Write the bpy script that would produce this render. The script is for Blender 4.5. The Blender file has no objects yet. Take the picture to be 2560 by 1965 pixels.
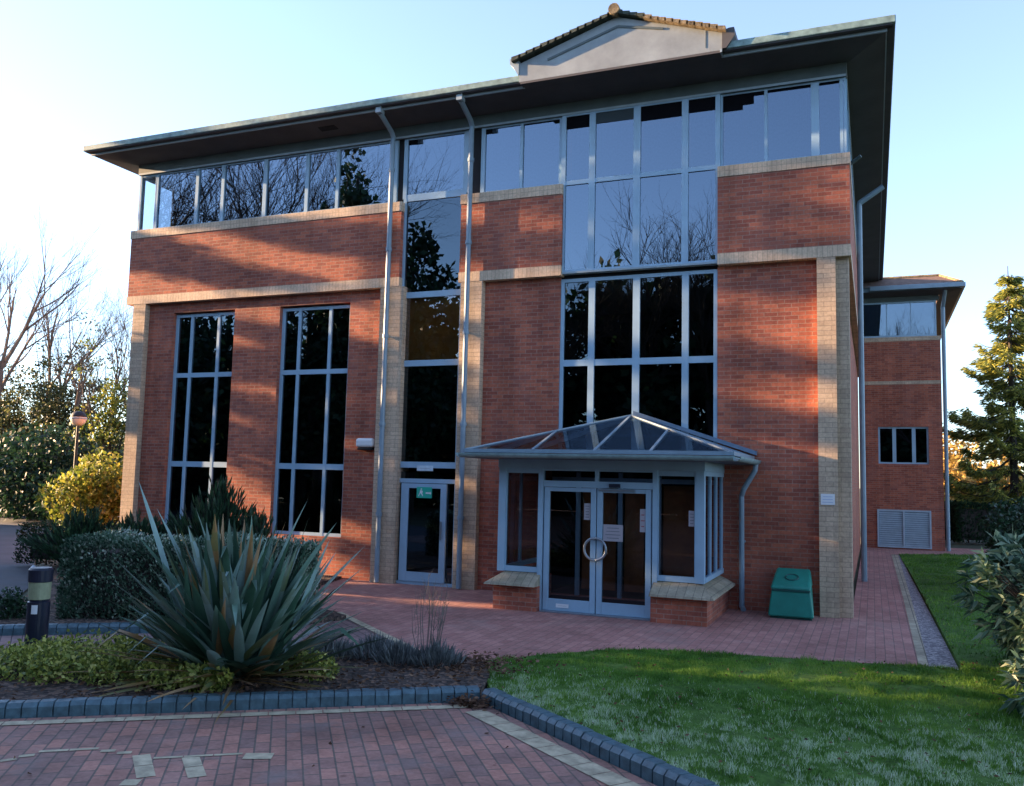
import bpy, math, random
import numpy as np
from mathutils import Vector, Matrix
random.seed(7); np.random.seed(7)
rng = np.random.default_rng(11)
SC = bpy.context.scene
COL = SC.collection

# ------------------------------------------------------------------ camera
cam_d = bpy.data.cameras.new('camera'); cam = bpy.data.objects.new('camera', cam_d); COL.objects.link(cam)
SC.camera = cam
cam_d.sensor_width = 36.0; cam_d.lens = 36 * 2197.6 / 2560; cam_d.clip_start = .05; cam_d.clip_end = 2000
R_ = Vector((0.9255775741194523, 0.37782489842024325, 0.023547832615393064))
U_ = Vector((0.014236621655355598, -0.096901280433411, 0.9951921726250702))
F_ = Vector((-0.3782901966625516, 0.9207923153372308, 0.09506860220340747))
M = Matrix.Identity(4)
for i in range(3):
    M[i][0] = R_[i]; M[i][1] = U_[i]; M[i][2] = -F_[i]
M[0][3], M[1][3], M[2][3] = 0, -12.905, 1.8
cam.matrix_world = M
SC.render.resolution_x = 1024; SC.render.resolution_y = 786

# ------------------------------------------------------------------ light
SUN_EL = math.radians(11.5); SUN_OFF = math.radians(8)      # sun stands to the left, almost in line with the front wall
sdir = Vector((-math.cos(SUN_OFF) * math.cos(SUN_EL), -math.sin(SUN_OFF) * math.cos(SUN_EL), math.sin(SUN_EL)))
W = bpy.data.worlds.new('World'); SC.world = W; W.use_nodes = True
nt = W.node_tree; bg = nt.nodes['Background']
sky = nt.nodes.new('ShaderNodeTexSky'); sky.sky_type = 'NISHITA'; sky.sun_disc = False
sky.sun_elevation = SUN_EL; sky.sun_rotation = math.atan2(sdir.x, sdir.y)
sky.air_density = 1.0; sky.dust_density = .3; sky.ozone_density = 5.0
hs = nt.nodes.new('ShaderNodeHueSaturation'); hs.inputs['Saturation'].default_value = .80
nt.links.new(sky.outputs[0], hs.inputs['Color']); tn = nt.nodes.new('ShaderNodeMix'); tn.data_type = 'RGBA'; tn.blend_type = 'MULTIPLY'; tn.inputs[0].default_value = 1; tn.inputs[7].default_value = (1.07, .98, .95, 1)
nt.links.new(hs.outputs[0], tn.inputs[6]); nt.links.new(tn.outputs[2], bg.inputs[0]); bg.inputs[1].default_value = 0.10
sl = bpy.data.lights.new('sun', 'SUN'); sl.energy = 4.2; sl.angle = math.radians(.5); sl.color = (1, .64, .36)
so = bpy.data.objects.new('sun', sl); COL.objects.link(so); so.rotation_euler = sdir.to_track_quat('Z', 'Y').to_euler()
so.location = (-30, -5, 20)
SC.view_settings.view_transform = 'Standard'; SC.view_settings.look = 'None'
SC.view_settings.exposure = 2.7; SC.view_settings.gamma = 1

# ------------------------------------------------------------------ materials
def newmat(name):
    m = bpy.data.materials.new(name); m.use_nodes = True
    n = m.node_tree.nodes; l = m.node_tree.links
    return m, n, l, n['Principled BSDF']
def ramp(n, stops):
    r = n.new('ShaderNodeValToRGB'); e = r.color_ramp.elements
    e[0].position, e[0].color = stops[0][0], (*stops[0][1], 1)
    e[1].position, e[1].color = stops[-1][0], (*stops[-1][1], 1)
    for p, c in stops[1:-1]:
        x = e.new(p); x.color = (*c, 1)
    return r
def mix(n, l, a, b, f, mode='MIX'):
    x = n.new('ShaderNodeMix'); x.data_type = 'RGBA'; x.blend_type = mode
    for i, v in ((6, a), (7, b)):
        if hasattr(v, 'links'): l.new(v, x.inputs[i])
        else: x.inputs[i].default_value = (*v, 1)
    if hasattr(f, 'links'): l.new(f, x.inputs[0])
    else: x.inputs[0].default_value = f
    return x.outputs[2]
def noise(n, l, vec, scale, detail=4, rough=.6):
    t = n.new('ShaderNodeTexNoise'); t.inputs['Scale'].default_value = scale
    t.inputs['Detail'].default_value = detail; t.inputs['Roughness'].default_value = rough
    if vec is not None: l.new(vec, t.inputs['Vector'])
    return t.outputs[0]
def plain(name, col, rough=.6, var=.15, scale=6., metal=0., bump=0., spec=.5):
    m, n, l, b = newmat(name)
    tc = n.new('ShaderNodeTexCoord'); g = n.new('ShaderNodeNewGeometry')
    f = noise(n, l, g.outputs['Position'], scale)
    r = ramp(n, [(.3, tuple(c * (1 - var) for c in col)), (.7, tuple(min(1, c * (1 + var)) for c in col))])
    l.new(f, r.inputs[0]); l.new(r.outputs[0], b.inputs['Base Color'])
    b.inputs['Roughness'].default_value = rough; b.inputs['Metallic'].default_value = metal
    b.inputs['Specular IOR Level'].default_value = spec
    if bump:
        f2 = noise(n, l, g.outputs['Position'], scale * 6)
        bp = n.new('ShaderNodeBump'); bp.inputs['Strength'].default_value = bump; bp.inputs['Distance'].default_value = .01
        l.new(f2, bp.inputs['Height']); l.new(bp.outputs[0], b.inputs['Normal'])
    return m
def bricks(name, c1, c2, mortar, w=.225, h=.075, gap=.009, rot=0., offset=.5, rough=.85, patch=None, bump=.5, patchscale=.8, extra=.35):
    """brick pattern in UV metres"""
    m, n, l, b = newmat(name)
    uv = n.new('ShaderNodeUVMap'); mp = n.new('ShaderNodeMapping'); mp.inputs['Rotation'].default_value[2] = rot
    l.new(uv.outputs[0], mp.inputs[0])
    t = n.new('ShaderNodeTexBrick'); l.new(mp.outputs[0], t.inputs['Vector'])
    t.offset = offset; t.inputs['Scale'].default_value = 1; t.inputs['Brick Width'].default_value = w; t.inputs['Row Height'].default_value = h
    t.inputs['Mortar Size'].default_value = gap * .5; t.inputs['Mortar Smooth'].default_value = .3; t.inputs['Bias'].default_value = -.1
    t.inputs['Color1'].default_value = (*c1, 1); t.inputs['Color2'].default_value = (*c2, 1); t.inputs['Mortar'].default_value = (*mortar, 1)
    g = n.new('ShaderNodeNewGeometry')
    big = noise(n, l, g.outputs['Position'], patchscale, 5)
    fine = noise(n, l, g.outputs['Position'], 28, 3)
    rr = ramp(n, [(.3, (1 - extra,) * 3), (.7, (1 + extra * .6,) * 3)]); l.new(big, rr.inputs[0])
    r2 = ramp(n, [(.25, (.8,) * 3), (.75, (1.2,) * 3)]); l.new(fine, r2.inputs[0])
    c = mix(n, l, t.outputs['Color'], rr.outputs[0], 1, 'MULTIPLY'); c = mix(n, l, c, r2.outputs[0], 1, 'MULTIPLY')
    mv = n.new('ShaderNodeMapping'); mv.inputs['Scale'].default_value = (2.2, 2.2, .16); l.new(g.outputs['Position'], mv.inputs[0])
    sk = noise(n, l, mv.outputs[0], 1.6, 5, .65); r3 = ramp(n, [(.35, (.80,) * 3), (.6, (1.06,) * 3)]); l.new(sk, r3.inputs[0]); c = mix(n, l, c, r3.outputs[0], 1, 'MULTIPLY')
    if patch:
        p = noise(n, l, g.outputs['Position'], patchscale * 2.3, 6, .7); pr = ramp(n, [(.52, (0,) * 3), (.68, (1,) * 3)]); l.new(p, pr.inputs[0])
        f = n.new('ShaderNodeMath'); f.operation = 'MULTIPLY'; f.inputs[1].default_value = .55; l.new(pr.outputs[0], f.inputs[0])
        c = mix(n, l, c, patch, f.outputs[0])
    l.new(c, b.inputs['Base Color']); b.inputs['Roughness'].default_value = rough; b.inputs['Specular IOR Level'].default_value = .3
    bp = n.new('ShaderNodeBump'); bp.inputs['Strength'].default_value = bump; bp.inputs['Distance'].default_value = .006
    inv = n.new('ShaderNodeMath'); inv.operation = 'SUBTRACT'; inv.inputs[0].default_value = 1
    l.new(t.outputs['Fac'], inv.inputs[1]); l.new(inv.outputs[0], bp.inputs['Height']); l.new(bp.outputs[0], b.inputs['Normal'])
    return m
def leafmat(name, stops, rough=.5, trans=.25, spec=.4):
    m, n, l, b = newmat(name)
    a = n.new('ShaderNodeAttribute'); a.attribute_name = 'tone'
    r = ramp(n, stops); l.new(a.outputs['Fac'], r.inputs[0]); l.new(r.outputs[0], b.inputs['Base Color'])
    b.inputs['Roughness'].default_value = rough; b.inputs['Specular IOR Level'].default_value = spec
    tr = n.new('ShaderNodeBsdfTranslucent'); l.new(r.outputs[0], tr.inputs[0])
    mx = n.new('ShaderNodeMixShader'); mx.inputs[0].default_value = trans
    l.new(b.outputs[0], mx.inputs[1]); l.new(tr.outputs[0], mx.inputs[2]); l.new(mx.outputs[0], n['Material Output'].inputs[0])
    return m
def glass(name, tint, ior=2.0, refl=(.75, .88, 1), rough=.0, wob=0.):
    """coated pane: see-through with a tint, mirror by fresnel"""
    m, n, l, b = newmat(name); n.remove(b)
    tr = n.new('ShaderNodeBsdfTransparent'); tr.inputs[0].default_value = (*tint, 1)
    gl = n.new('ShaderNodeBsdfGlossy'); gl.inputs[0].default_value = (*refl, 1); gl.inputs['Roughness'].default_value = rough
    fr = n.new('ShaderNodeFresnel'); fr.inputs[0].default_value = ior
    mx = n.new('ShaderNodeMixShader'); l.new(fr.outputs[0], mx.inputs[0]); l.new(tr.outputs[0], mx.inputs[1]); l.new(gl.outputs[0], mx.inputs[2])
    l.new(mx.outputs[0], n['Material Output'].inputs[0])
    if wob:
        g = n.new('ShaderNodeNewGeometry'); f = noise(n, l, g.outputs['Position'], .9, 1)
        bp = n.new('ShaderNodeBump'); bp.inputs['Strength'].default_value = wob; bp.inputs['Distance'].default_value = .02
        l.new(f, bp.inputs['Height']); l.new(bp.outputs[0], gl.inputs['Normal'])
    return m

M_BRICK = bricks('red_brick', (.30, .088, .058), (.52, .158, .088), (.34, .21, .16), w=.19, h=.06, gap=.011, patch=(.25, .11, .09), extra=.22)
M_CREAM = bricks('cream_brick', (.50, .375, .265), (.60, .46, .32), (.34, .27, .20), w=.2, h=.068, extra=.18, patchscale=.7)
M_CREAMV = bricks('cream_soldier_brick', (.60, .45, .315), (.68, .52, .365), (.42, .33, .24), w=.068, h=.4, offset=0, extra=.15)
M_FRAME = plain('blue_grey_frame', (.29, .44, .56), .35, .08, 3)
M_PIPE = plain('blue_grey_pipe', (.20, .28, .34), .4, .12, 5)
M_GUTTER = plain('weathered_green_gutter', (.20, .30, .28), .6, .35, 9)
M_FASCIA = plain('grey_fascia', (.085, .115, .115), .6, .12, 4)
M_TRIM = plain('pale_trim', (.30, .38, .42), .5, .1, 4)
M_SOFFIT = plain('dark_soffit', (.078, .076, .08), .8, .15, 2)
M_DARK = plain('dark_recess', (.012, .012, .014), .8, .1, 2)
M_WHITEB = plain('white_board', (.27, .305, .31), .6, .2, 2.5)
M_TILE = plain('mossy_roof_tile', (.055, .07, .055), .9, .4, 12, bump=.5)
M_LICHEN = plain('lichened_tile', (.21, .16, .09), .9, .7, 14, bump=.5)
M_SLATE = plain('roof_tile', (.16, .10, .075), .9, .3, 8, bump=.4)
M_WHITE = plain('white_plastic', (.72, .74, .75), .4, .05, 4)
M_GLASS = glass('window_glass', (.12, .15, .18), 2.0, (.62, .82, 1), wob=.05)
M_GLASSB = glass('high_window_glass', (.30, .36, .42), 2.7, (.62, .80, 1), wob=.05)
M_GLASSC = glass('clear_glass', (.80, .86, .88), 1.5, (.8, .9, 1))
M_GLASSP = glass('porch_glass', (.44, .44, .45), 1.5, (.7, .85, 1))
M_BLIND = bricks('vertical_blind', (.22, .245, .28), (.25, .28, .31), (.19, .21, .24), w=.09, h=9, offset=0, gap=.006, extra=.05)
M_AMBER = plain('amber_panel', (.62, .30, .05), .7, .2, 2)
M_WOOD = plain('warm_wood', (.26, .095, .03), .5, .25, 4)
M_KERB = plain('blue_brick_kerb', (.06, .115, .14), .45, .35, 16, bump=.3)
M_BLACKM = plain('black_metal', (.010, .015, .032), .35, .2, 6)
M_STEEL = plain('brushed_steel', (.30, .34, .38), .3, .05, 8, metal=.6)
M_GREENP = plain('green_plastic', (.012, .22, .165), .45, .15, 5)
M_GREEND = plain('dark_green_plastic', (.006, .075, .065), .5, .1, 5)

def gravelmat():
    m, n, l, b = newmat('gravel_chips')
    g = n.new('ShaderNodeNewGeometry'); v = n.new('ShaderNodeTexVoronoi'); v.inputs['Scale'].default_value = 38; l.new(g.outputs['Position'], v.inputs['Vector'])
    r = ramp(n, [(0, (.10, .09, .10)), (.5, (.22, .20, .21)), (1, (.42, .39, .38))]); 
    s = n.new('ShaderNodeSeparateColor'); l.new(v.outputs['Color'], s.inputs[0]); l.new(s.outputs[0], r.inputs[0]); l.new(r.outputs[0], b.inputs['Base Color'])
    bp = n.new('ShaderNodeBump'); bp.inputs['Strength'].default_value = 1; bp.inputs['Distance'].default_value = .015
    l.new(v.outputs['Distance'], bp.inputs['Height']); bp.invert = True; l.new(bp.outputs[0], b.inputs['Normal']); b.inputs['Roughness'].default_value = .9
    return m
M_GRAVEL = gravelmat()
def soilmat():
    m, n, l, b = newmat('bark_mulch')
    g = n.new('ShaderNodeNewGeometry'); v = n.new('ShaderNodeTexVoronoi'); v.inputs['Scale'].default_value = 26; l.new(g.outputs['Position'], v.inputs['Vector'])
    s = n.new('ShaderNodeSeparateColor'); l.new(v.outputs['Color'], s.inputs[0])
    r = ramp(n, [(0, (.022, .016, .013)), (.6, (.06, .042, .033)), (1, (.17, .11, .08))]); l.new(s.outputs[1], r.inputs[0]); l.new(r.outputs[0], b.inputs['Base Color'])
    bp = n.new('ShaderNodeBump'); bp.inputs['Strength'].default_value = 1; bp.inputs['Distance'].default_value = .02
    l.new(v.outputs['Distance'], bp.inputs['Height']); l.new(bp.outputs[0], b.inputs['Normal']); b.inputs['Roughness'].default_value = .95
    return m
M_SOIL = soilmat()
def lawnmat():
    m, n, l, b = newmat('lawn_turf')
    g = n.new('ShaderNodeNewGeometry'); f = noise(n, l, g.outputs['Position'], 9, 6, .7)
    r = ramp(n, [(.3, (.03, .06, .015)), (.55, (.07, .14, .03)), (.75, (.12, .19, .045))]); l.new(f, r.inputs[0]); l.new(r.outputs[0], b.inputs['Base Color'])
    b.inputs['Roughness'].default_value = .95; b.inputs['Specular IOR Level'].default_value = .1
    return m
M_LAWN = lawnmat()
M_GROUND = plain('rough_ground', (.05, .06, .03), .95, .4, .6)
M_ASPH = plain('asphalt', (.055, .062, .075), .85, .25, 1.2, bump=.3)
M_VERGE = plain('leaf_litter_verge', (.13, .12, .06), .95, .4, 5)
M_PAVE_F = bricks('forecourt_pavers', (.26, .155, .13), (.44, .21, .155), (.14, .11, .09), w=.2, h=.1, gap=.014, rot=-math.radians(36.5) + math.pi / 2, patch=(.22, .18, .165), patchscale=.9, extra=.3)
M_PAVE_P = bricks('path_pavers', (.36, .165, .14), (.46, .23, .19), (.23, .14, .12), w=.2, h=.1, gap=.012, rot=math.pi / 2, patch=(.30, .21, .18), patchscale=.5, extra=.3)
M_PAVE_G = bricks('drive_pavers', (.23, .16, .155), (.31, .19, .17), (.07, .055, .055), w=.2, h=.1, gap=.012, rot=math.radians(40), patch=(.14, .125, .13), patchscale=.8, extra=.3)
M_PAVE_C = bricks('cream_pavers', (.36, .31, .22), (.46, .40, .28), (.15, .13, .10), w=.2, h=.1, gap=.012, rot=math.pi / 2, extra=.3, patchscale=1.5)
M_CREAMP = plain('cream_paver', (.42, .36, .24), .9, .35, 9, bump=.2)

# ------------------------------------------------------------------ mesh helpers
class MB:
    def __init__(s): s.v = []; s.f = []
    def poly(s, pts):
        b = len(s.v); s.v += [tuple(p) for p in pts]; s.f.append(tuple(range(b, b + len(pts)))); return s
    def box(s, x0, x1, y0, y1, z0, z1):
        b = len(s.v)
        s.v += [(x, y, z) for z in (z0, z1) for y in (y0, y1) for x in (x0, x1)]
        for q in ((0, 2, 3, 1), (4, 5, 7, 6), (0, 1, 5, 4), (2, 6, 7, 3), (0, 4, 6, 2), (1, 3, 7, 5)): s.f.append(tuple(b + i for i in q))
        return s
    def hexa(s, p):      # 8 points ordered like box
        b = len(s.v); s.v += [tuple(q) for q in p]
        for q in ((0, 2, 3, 1), (4, 5, 7, 6), (0, 1, 5, 4), (2, 6, 7, 3), (0, 4, 6, 2), (1, 3, 7, 5)): s.f.append(tuple(b + i for i in q))
        return s
    def bar(s, a, c, w, h=None, up=Vector((0, 0, 1))):
        h = h or w; a = Vector(a); c = Vector(c); d = (c - a).normalized()
        x = d.cross(up)
        if x.length < 1e-4: x = d.cross(Vector((0, 1, 0)))
        x.normalize(); y = x.cross(d).normalized(); b = len(s.v)
        for p in (a, c):
            for i, j in ((-1, -1), (1, -1), (1, 1), (-1, 1)): s.v.append(tuple(p + x * i * w / 2 + y * j * h / 2))
        for q in ((0, 1, 2, 3), (7, 6, 5, 4), (0, 4, 5, 1), (1, 5, 6, 2), (2, 6, 7, 3), (3, 7, 4, 0)): s.f.append(tuple(b + i for i in q))
        return s
    def tube(s, pts, rad, n=8, cap=True):
        pts = [Vector(p) for p in pts]; rr = rad if isinstance(rad, (list, tuple)) else [rad] * len(pts)
        b = len(s.v); ref = None
        for i, p in enumerate(pts):
            d = (pts[min(i + 1, len(pts) - 1)] - pts[max(i - 1, 0)]).normalized()
            if ref is None:
                ref = d.cross(Vector((.3, .9, .1)) if abs(d.z) > .8 else Vector((0, 0, 1))).normalized()
            x = (ref - d * ref.dot(d)).normalized(); ref = x; y = d.cross(x)
            for k in range(n):
                t = 2 * math.pi * k / n; s.v.append(tuple(p + (x * math.cos(t) + y * math.sin(t)) * rr[i]))
        for i in range(len(pts) - 1):
            for k in range(n):
                s.f.append((b + i * n + k, b + i * n + (k + 1) % n, b + (i + 1) * n + (k + 1) % n, b + (i + 1) * n + k))
        if cap:
            s.f.append(tuple(b + k for k in reversed(range(n)))); s.f.append(tuple(b + (len(pts) - 1) * n + k for k in range(n)))
        return s
    def lathe(s, c, prof, n=24):
        b = len(s.v)
        for r, z in prof:
            for k in range(n):
                t = 2 * math.pi * k / n; s.v.append((c[0] + r * math.cos(t), c[1] + r * math.sin(t), c[2] + z))
        for i in range(len(prof) - 1):
            for k in range(n): s.f.append((b + i * n + k, b + i * n + (k + 1) % n, b + (i + 1) * n + (k + 1) % n, b + (i + 1) * n + k))
        s.f.append(tuple(b + (len(prof) - 1) * n + k for k in range(n))); s.f.append(tuple(b + k for k in reversed(range(n))))
        return s
    def prism(s, pts, y0, y1):        # polygon in xz, extruded along y
        b = len(s.v); n = len(pts)
        s.v += [(x, y0, z) for x, z in pts] + [(x, y1, z) for x, z in pts]
        s.f.append(tuple(range(b, b + n))); s.f.append(tuple(b + n + i for i in reversed(range(n))))
        for i in range(n): s.f.append((b + i, b + n + i, b + n + (i + 1) % n, b + (i + 1) % n))
        return s
    def build(s, name, mat, parent=None, smooth=False, bevel=0.):
        me = bpy.data.meshes.new(name); me.from_pydata(s.v, [], s.f); me.update()
        uv = me.uv_layers.new(name='UVMap'); co = me.vertices
        for p in me.polygons:
            nx, ny, nz = (abs(a) for a in p.normal)
            for li in p.loop_indices:
                v = co[me.loops[li].vertex_index].co
                uv.data[li].uv = (v.x, v.y) if nz > max(nx, ny) else ((v.x, v.z) if ny >= nx else (v.y, v.z))
            p.use_smooth = smooth
        me.materials.append(mat)
        o = bpy.data.objects.new(name, me); COL.objects.link(o)
        if parent is not None:
            o.parent = parent; o.matrix_parent_inverse = Matrix.Translation(-parent.location) if parent.type == 'EMPTY' or parent.parent is None else Matrix.Identity(4)
        if bevel:
            bv = o.modifiers.new('bevel', 'BEVEL'); bv.width = bevel; bv.segments = 2; bv.limit_method = 'ANGLE'
        return o
def tag(o, label=None, cat=None, group=None, kind=None):
    if label: o['label'] = label
    if cat: o['category'] = cat
    if group: o['group'] = group
    if kind: o['kind'] = kind
    return o
def thing(name, label, cat, loc=(0, 0, 0), group=None):
    o = bpy.data.objects.new(name, None); COL.objects.link(o); o.location = loc; o.empty_display_size = .2
    return tag(o, label, cat, group)
def sheet(name, pts, z, mat):
    return tag(MB().poly([(x, y, z) for x, y in pts]).build(name, mat), kind='structure')
def bulk(name, V, Fq, tone, mat, parent=None):
    """big numpy mesh: V (n,3), Fq (m,k) faces, tone (m,)"""
    me = bpy.data.meshes.new(name); k = Fq.shape[1]
    me.vertices.add(len(V)); me.vertices.foreach_set('co', np.ascontiguousarray(V, dtype=np.float32).ravel())
    me.loops.add(Fq.size); me.loops.foreach_set('vertex_index', Fq.ravel().astype(np.int32))
    me.polygons.add(len(Fq)); me.polygons.foreach_set('loop_start', np.arange(0, Fq.size, k, dtype=np.int32))
    me.polygons.foreach_set('loop_total', np.full(len(Fq), k, dtype=np.int32))
    a = me.attributes.new('tone', 'FLOAT', 'FACE'); a.data.foreach_set('value', tone.astype(np.float32))
    me.update(calc_edges=True); me.materials.append(mat)
    o = bpy.data.objects.new(name, me); COL.objects.link(o)
    if parent is not None:
        o.parent = parent; o.matrix_parent_inverse = Matrix.Translation(-parent.location)
    return o
def unit(n):
    v = rng.normal(size=(n, 3)); return v / np.linalg.norm(v, axis=1, keepdims=True)
def leaves(P, L, Wd, upbias=.3, dirs=None, tone=None, droop=0.):
    """diamond leaves, folded on the midrib: positions P (n,3), length L, width Wd"""
    n = len(P); L = np.broadcast_to(L, (n,))[:, None] * rng.uniform(.7, 1.25, (n, 1)); Wd = np.broadcast_to(Wd, (n,))[:, None] * rng.uniform(.7, 1.25, (n, 1))
    d = unit(n) if dirs is None else dirs + unit(n) * .35
    d[:, 2] += upbias; d /= np.linalg.norm(d, axis=1, keepdims=True)
    s = np.cross(d, unit(n)); s /= np.linalg.norm(s, axis=1, keepdims=True)
    V = np.stack([P, P + d * L * .45 + s * Wd * .5, P + d * L, P + d * L * .45 - s * Wd * .5], 1)
    V[:, 2, 2] -= (droop * L[:, 0])
    F = np.arange(n * 4).reshape(n, 4)
    return V.reshape(-1, 3), F, (rng.uniform(0, 1, n) if tone is None else tone)
def shell_points(n, rx, ry, rz, inner=.55, lumps=9, amp=.22):
    """points through a lumpy ellipsoid crown, denser near its skin"""
    d = unit(n); c = unit(lumps); w = rng.uniform(.4, 1, lumps)
    bump = (np.maximum(0, d @ c.T) ** 6 * w).max(1)
    r = rng.uniform(inner ** 2, 1, n) ** .5 * (1 - amp + amp * 2 * bump)
    return d * r[:, None] * np.array([rx, ry, rz])
def clumped(n, centers, rad):
    i = rng.integers(0, len(centers), n); return centers[i] + unit(n) * (rng.uniform(0, 1, (n, 1)) ** .5) * rad

# ------------------------------------------------------------------ the ground
sheet('ground', [(-400, -300), (400, -300), (400, 500), (-400, 500)], -.03, M_GROUND)
sheet('road', [(-9.0, -6.35), (-9.3, -5.57), (-10.5, -4.5), (-11.65, -3.3), (-16.2, .6), (-17.5, 6), (-15, 30), (-22, 30), (-27.5, 10.0), (-60, -6), (-60, -22), (-20, -18), (-9.4, -10.9)], -.012, M_ASPH)
sheet('verge', [(-15.6, .8), (-13.6, -.2), (-13.6, 30), (-15.0, 30), (-17.0, 6)], -.006, M_VERGE)
sheet('far_verge', [(-27.5, 10.2), (-60, -5.8), (-60, 40), (-22, 40), (-22, 30)], -.008, M_VERGE)
KA, KB, KC = Vector((-3.02, -6.35)), Vector((-9.9, -11.3)), Vector((1.9, -9.95))
def lerp(a, b, t): return a + (b - a) * t
dl = (KB - KA).normalized(); dr = (Vector((-1.151, -7.522)) - Vector((-2.739, -6.341))).normalized()
K0 = Vector((-2.95, -6.245)); KB = K0 + dl * 9; KC = K0 + dr * 6.5
sheet('forecourt', [(K0.x, K0.y - .02), (KC.x, KC.y), (6, -14), (6, -40), (-20, -40), (KB.x, KB.y)], -.002, M_PAVE_F)
sheet('drive', [(-9.6, -6.9), (-9.0, -6.35), (-6.43, -4.4), (-6.43, -3.03), (-4.18, -4.87), (-3.4, -5.2), (-5.5, -6.4), (-9.0, -9.0), (-9.6, -10.6), (-12, -11.6), (-13, -9)], -.004, M_PAVE_G)
lawn_edge = [(-3.571, -5.139), (-3.131, -4.545), (-2.638, -3.98), (-2.204, -3.68), (-1.7, -3.56), (-1.145, -3.46), (-.282, -3.33), (.369, -3.17)]
sheet('path', [(-8.6, -2.3), (-6.36, -2.98), (-4.2, -4.83), (-3.6, -5.1)] + lawn_edge[1:] + [(.43, -3.15), (.43, 14.9), (-.30, 14.9), (-.30, .3), (-8.6, .3)], .001, M_PAVE_P)
sheet('cream_edging', [(.405, -3.2), (.50, -3.2), (.545, 2.7), (.59, 12.6), (.43, 12.6), (.428, 2.7)], .005, M_PAVE_C)
sheet('gravel_strip', [(.50, -3.2), (.77, -3.2), (.72, 2.8), (.66, 8.6), (.62, 12.5), (.59, 12.6), (.545, 2.7)], .004, M_GRAVEL)
sheet('far_path', [(.6, 12.7), (9, 16.0), (9, 18.2), (2.0, 16.5), (-.3, 15.0), (.42, 12.7)], .004, M_PAVE_P)
# diagonal line of cream pavers and other flush cream pavers
def strip(m, a, b, w, z):
    a = Vector(a); b = Vector(b); d = (b - a).normalized(); q = Vector((-d.y, d.x)) * w / 2
    L = (b - a).length; n = max(1, round(L / .2))
    for i in range(n):
        p = a + d * (i * L / n + .004); r = a + d * ((i + 1) * L / n - .004)
        m.poly([(*(p - q), z), (*(r - q), z), (*(r + q), z), (*(p + q), z)])
m = MB()
strip(m, (-6.43, -3.0), (-4.16, -4.88), .1, .005)
tag(m.build('paver_line', M_CREAMP), kind='structure')
m = MB()
off = Vector((dl.y, -dl.x)); off = off if off.y < 0 else -off
strip(m, K0 + dl * .05 + off * .155, KB + off * .155, .1, .004)
off2 = Vector((dr.y, -dr.x)); off2 = off2 if off2.y < 0 else -off2
strip(m, K0 + dr * .25 + off2 * .19, KC + off2 * .19, .17, .004)
dn = off
def P2(x, y): return Vector((x, y))
for a_, b_, w_ in (((-4.955, -8.935), (-4.905, -8.85), .045), ((-4.935, -8.82), (-4.868, -8.752), .05), ((-4.909, -8.698), (-4.626, -8.481), .04), ((-4.578, -8.522), (-4.498, -8.468), .05),
        ((-4.457, -8.504), (-4.380, -8.450), .05), ((-4.182, -8.481), (-3.746, -8.16), .035), ((-4.295, -8.462), (-3.959, -8.76), .105), ((-3.996, -8.357), (-3.696, -8.63), .105),
        ((-3.712, -8.201), (-3.545, -8.117), .12), ((-4.02, -8.888), (-3.925, -8.842), .10)):
    strip(m, P2(*a_), P2(*b_), w_, .0022)
tag(m.build('cream_pavers', M_CREAMP), kind='structure')
# kerbs of engineering bricks laid on end
def kerb(name, a, b, w=.11, h=.10, unit_w=.105, inward=1):
    m = MB(); a = Vector(a); b = Vector(b); d = (b - a).normalized(); q = Vector((-d.y, d.x)) * w * inward; L = (b - a).length; n = int(L / unit_w)
    for i in range(n):
        p = a + d * (i * unit_w + .005); r = a + d * ((i + 1) * unit_w - .005); jz = rng.uniform(-.004, .004); c = q * .25
        z1 = h + jz
        pts = [(*p, -.02), (*r, -.02), (*(p + q), -.02), (*(r + q), -.02), (*(p + c), z1), (*(r + c), z1), (*(p + q), z1), (*(r + q), z1)]
        m.hexa(pts)
        m.hexa([(*p, -.015), (*r, -.015), (*(p + c * .98), -.015), (*(r + c * .98), -.015), (*p, z1 - .03), (*r, z1 - .03), (*(p + c * .98), z1 - .002), (*(r + c * .98), z1 - .002)])
    bk = MB(); e = q * .06
    bk.hexa([(*(a + e), -.02), (*(b + e), -.02), (*(a + q * .9), -.02), (*(b + q * .9), -.02), (*(a + q * .3), h - .012), (*(b + q * .3), h - .012), (*(a + q * .9), h - .012), (*(b + q * .9), h - .012)])
    m.v += [tuple(v) for v in bk.v]; base = len(m.v) - 8; m.f += [tuple(base + i for i in f) for f in bk.f]
    return tag(m.build(name, M_KERB), kind='structure')
kerb('kerb', K0, KB, inward=-1)
kerb('kerb_right', K0 + dr * .02, KC, inward=1)
kerb('kerb_back', (-9.0, -6.42), (-6.5, -4.62), inward=1)
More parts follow.
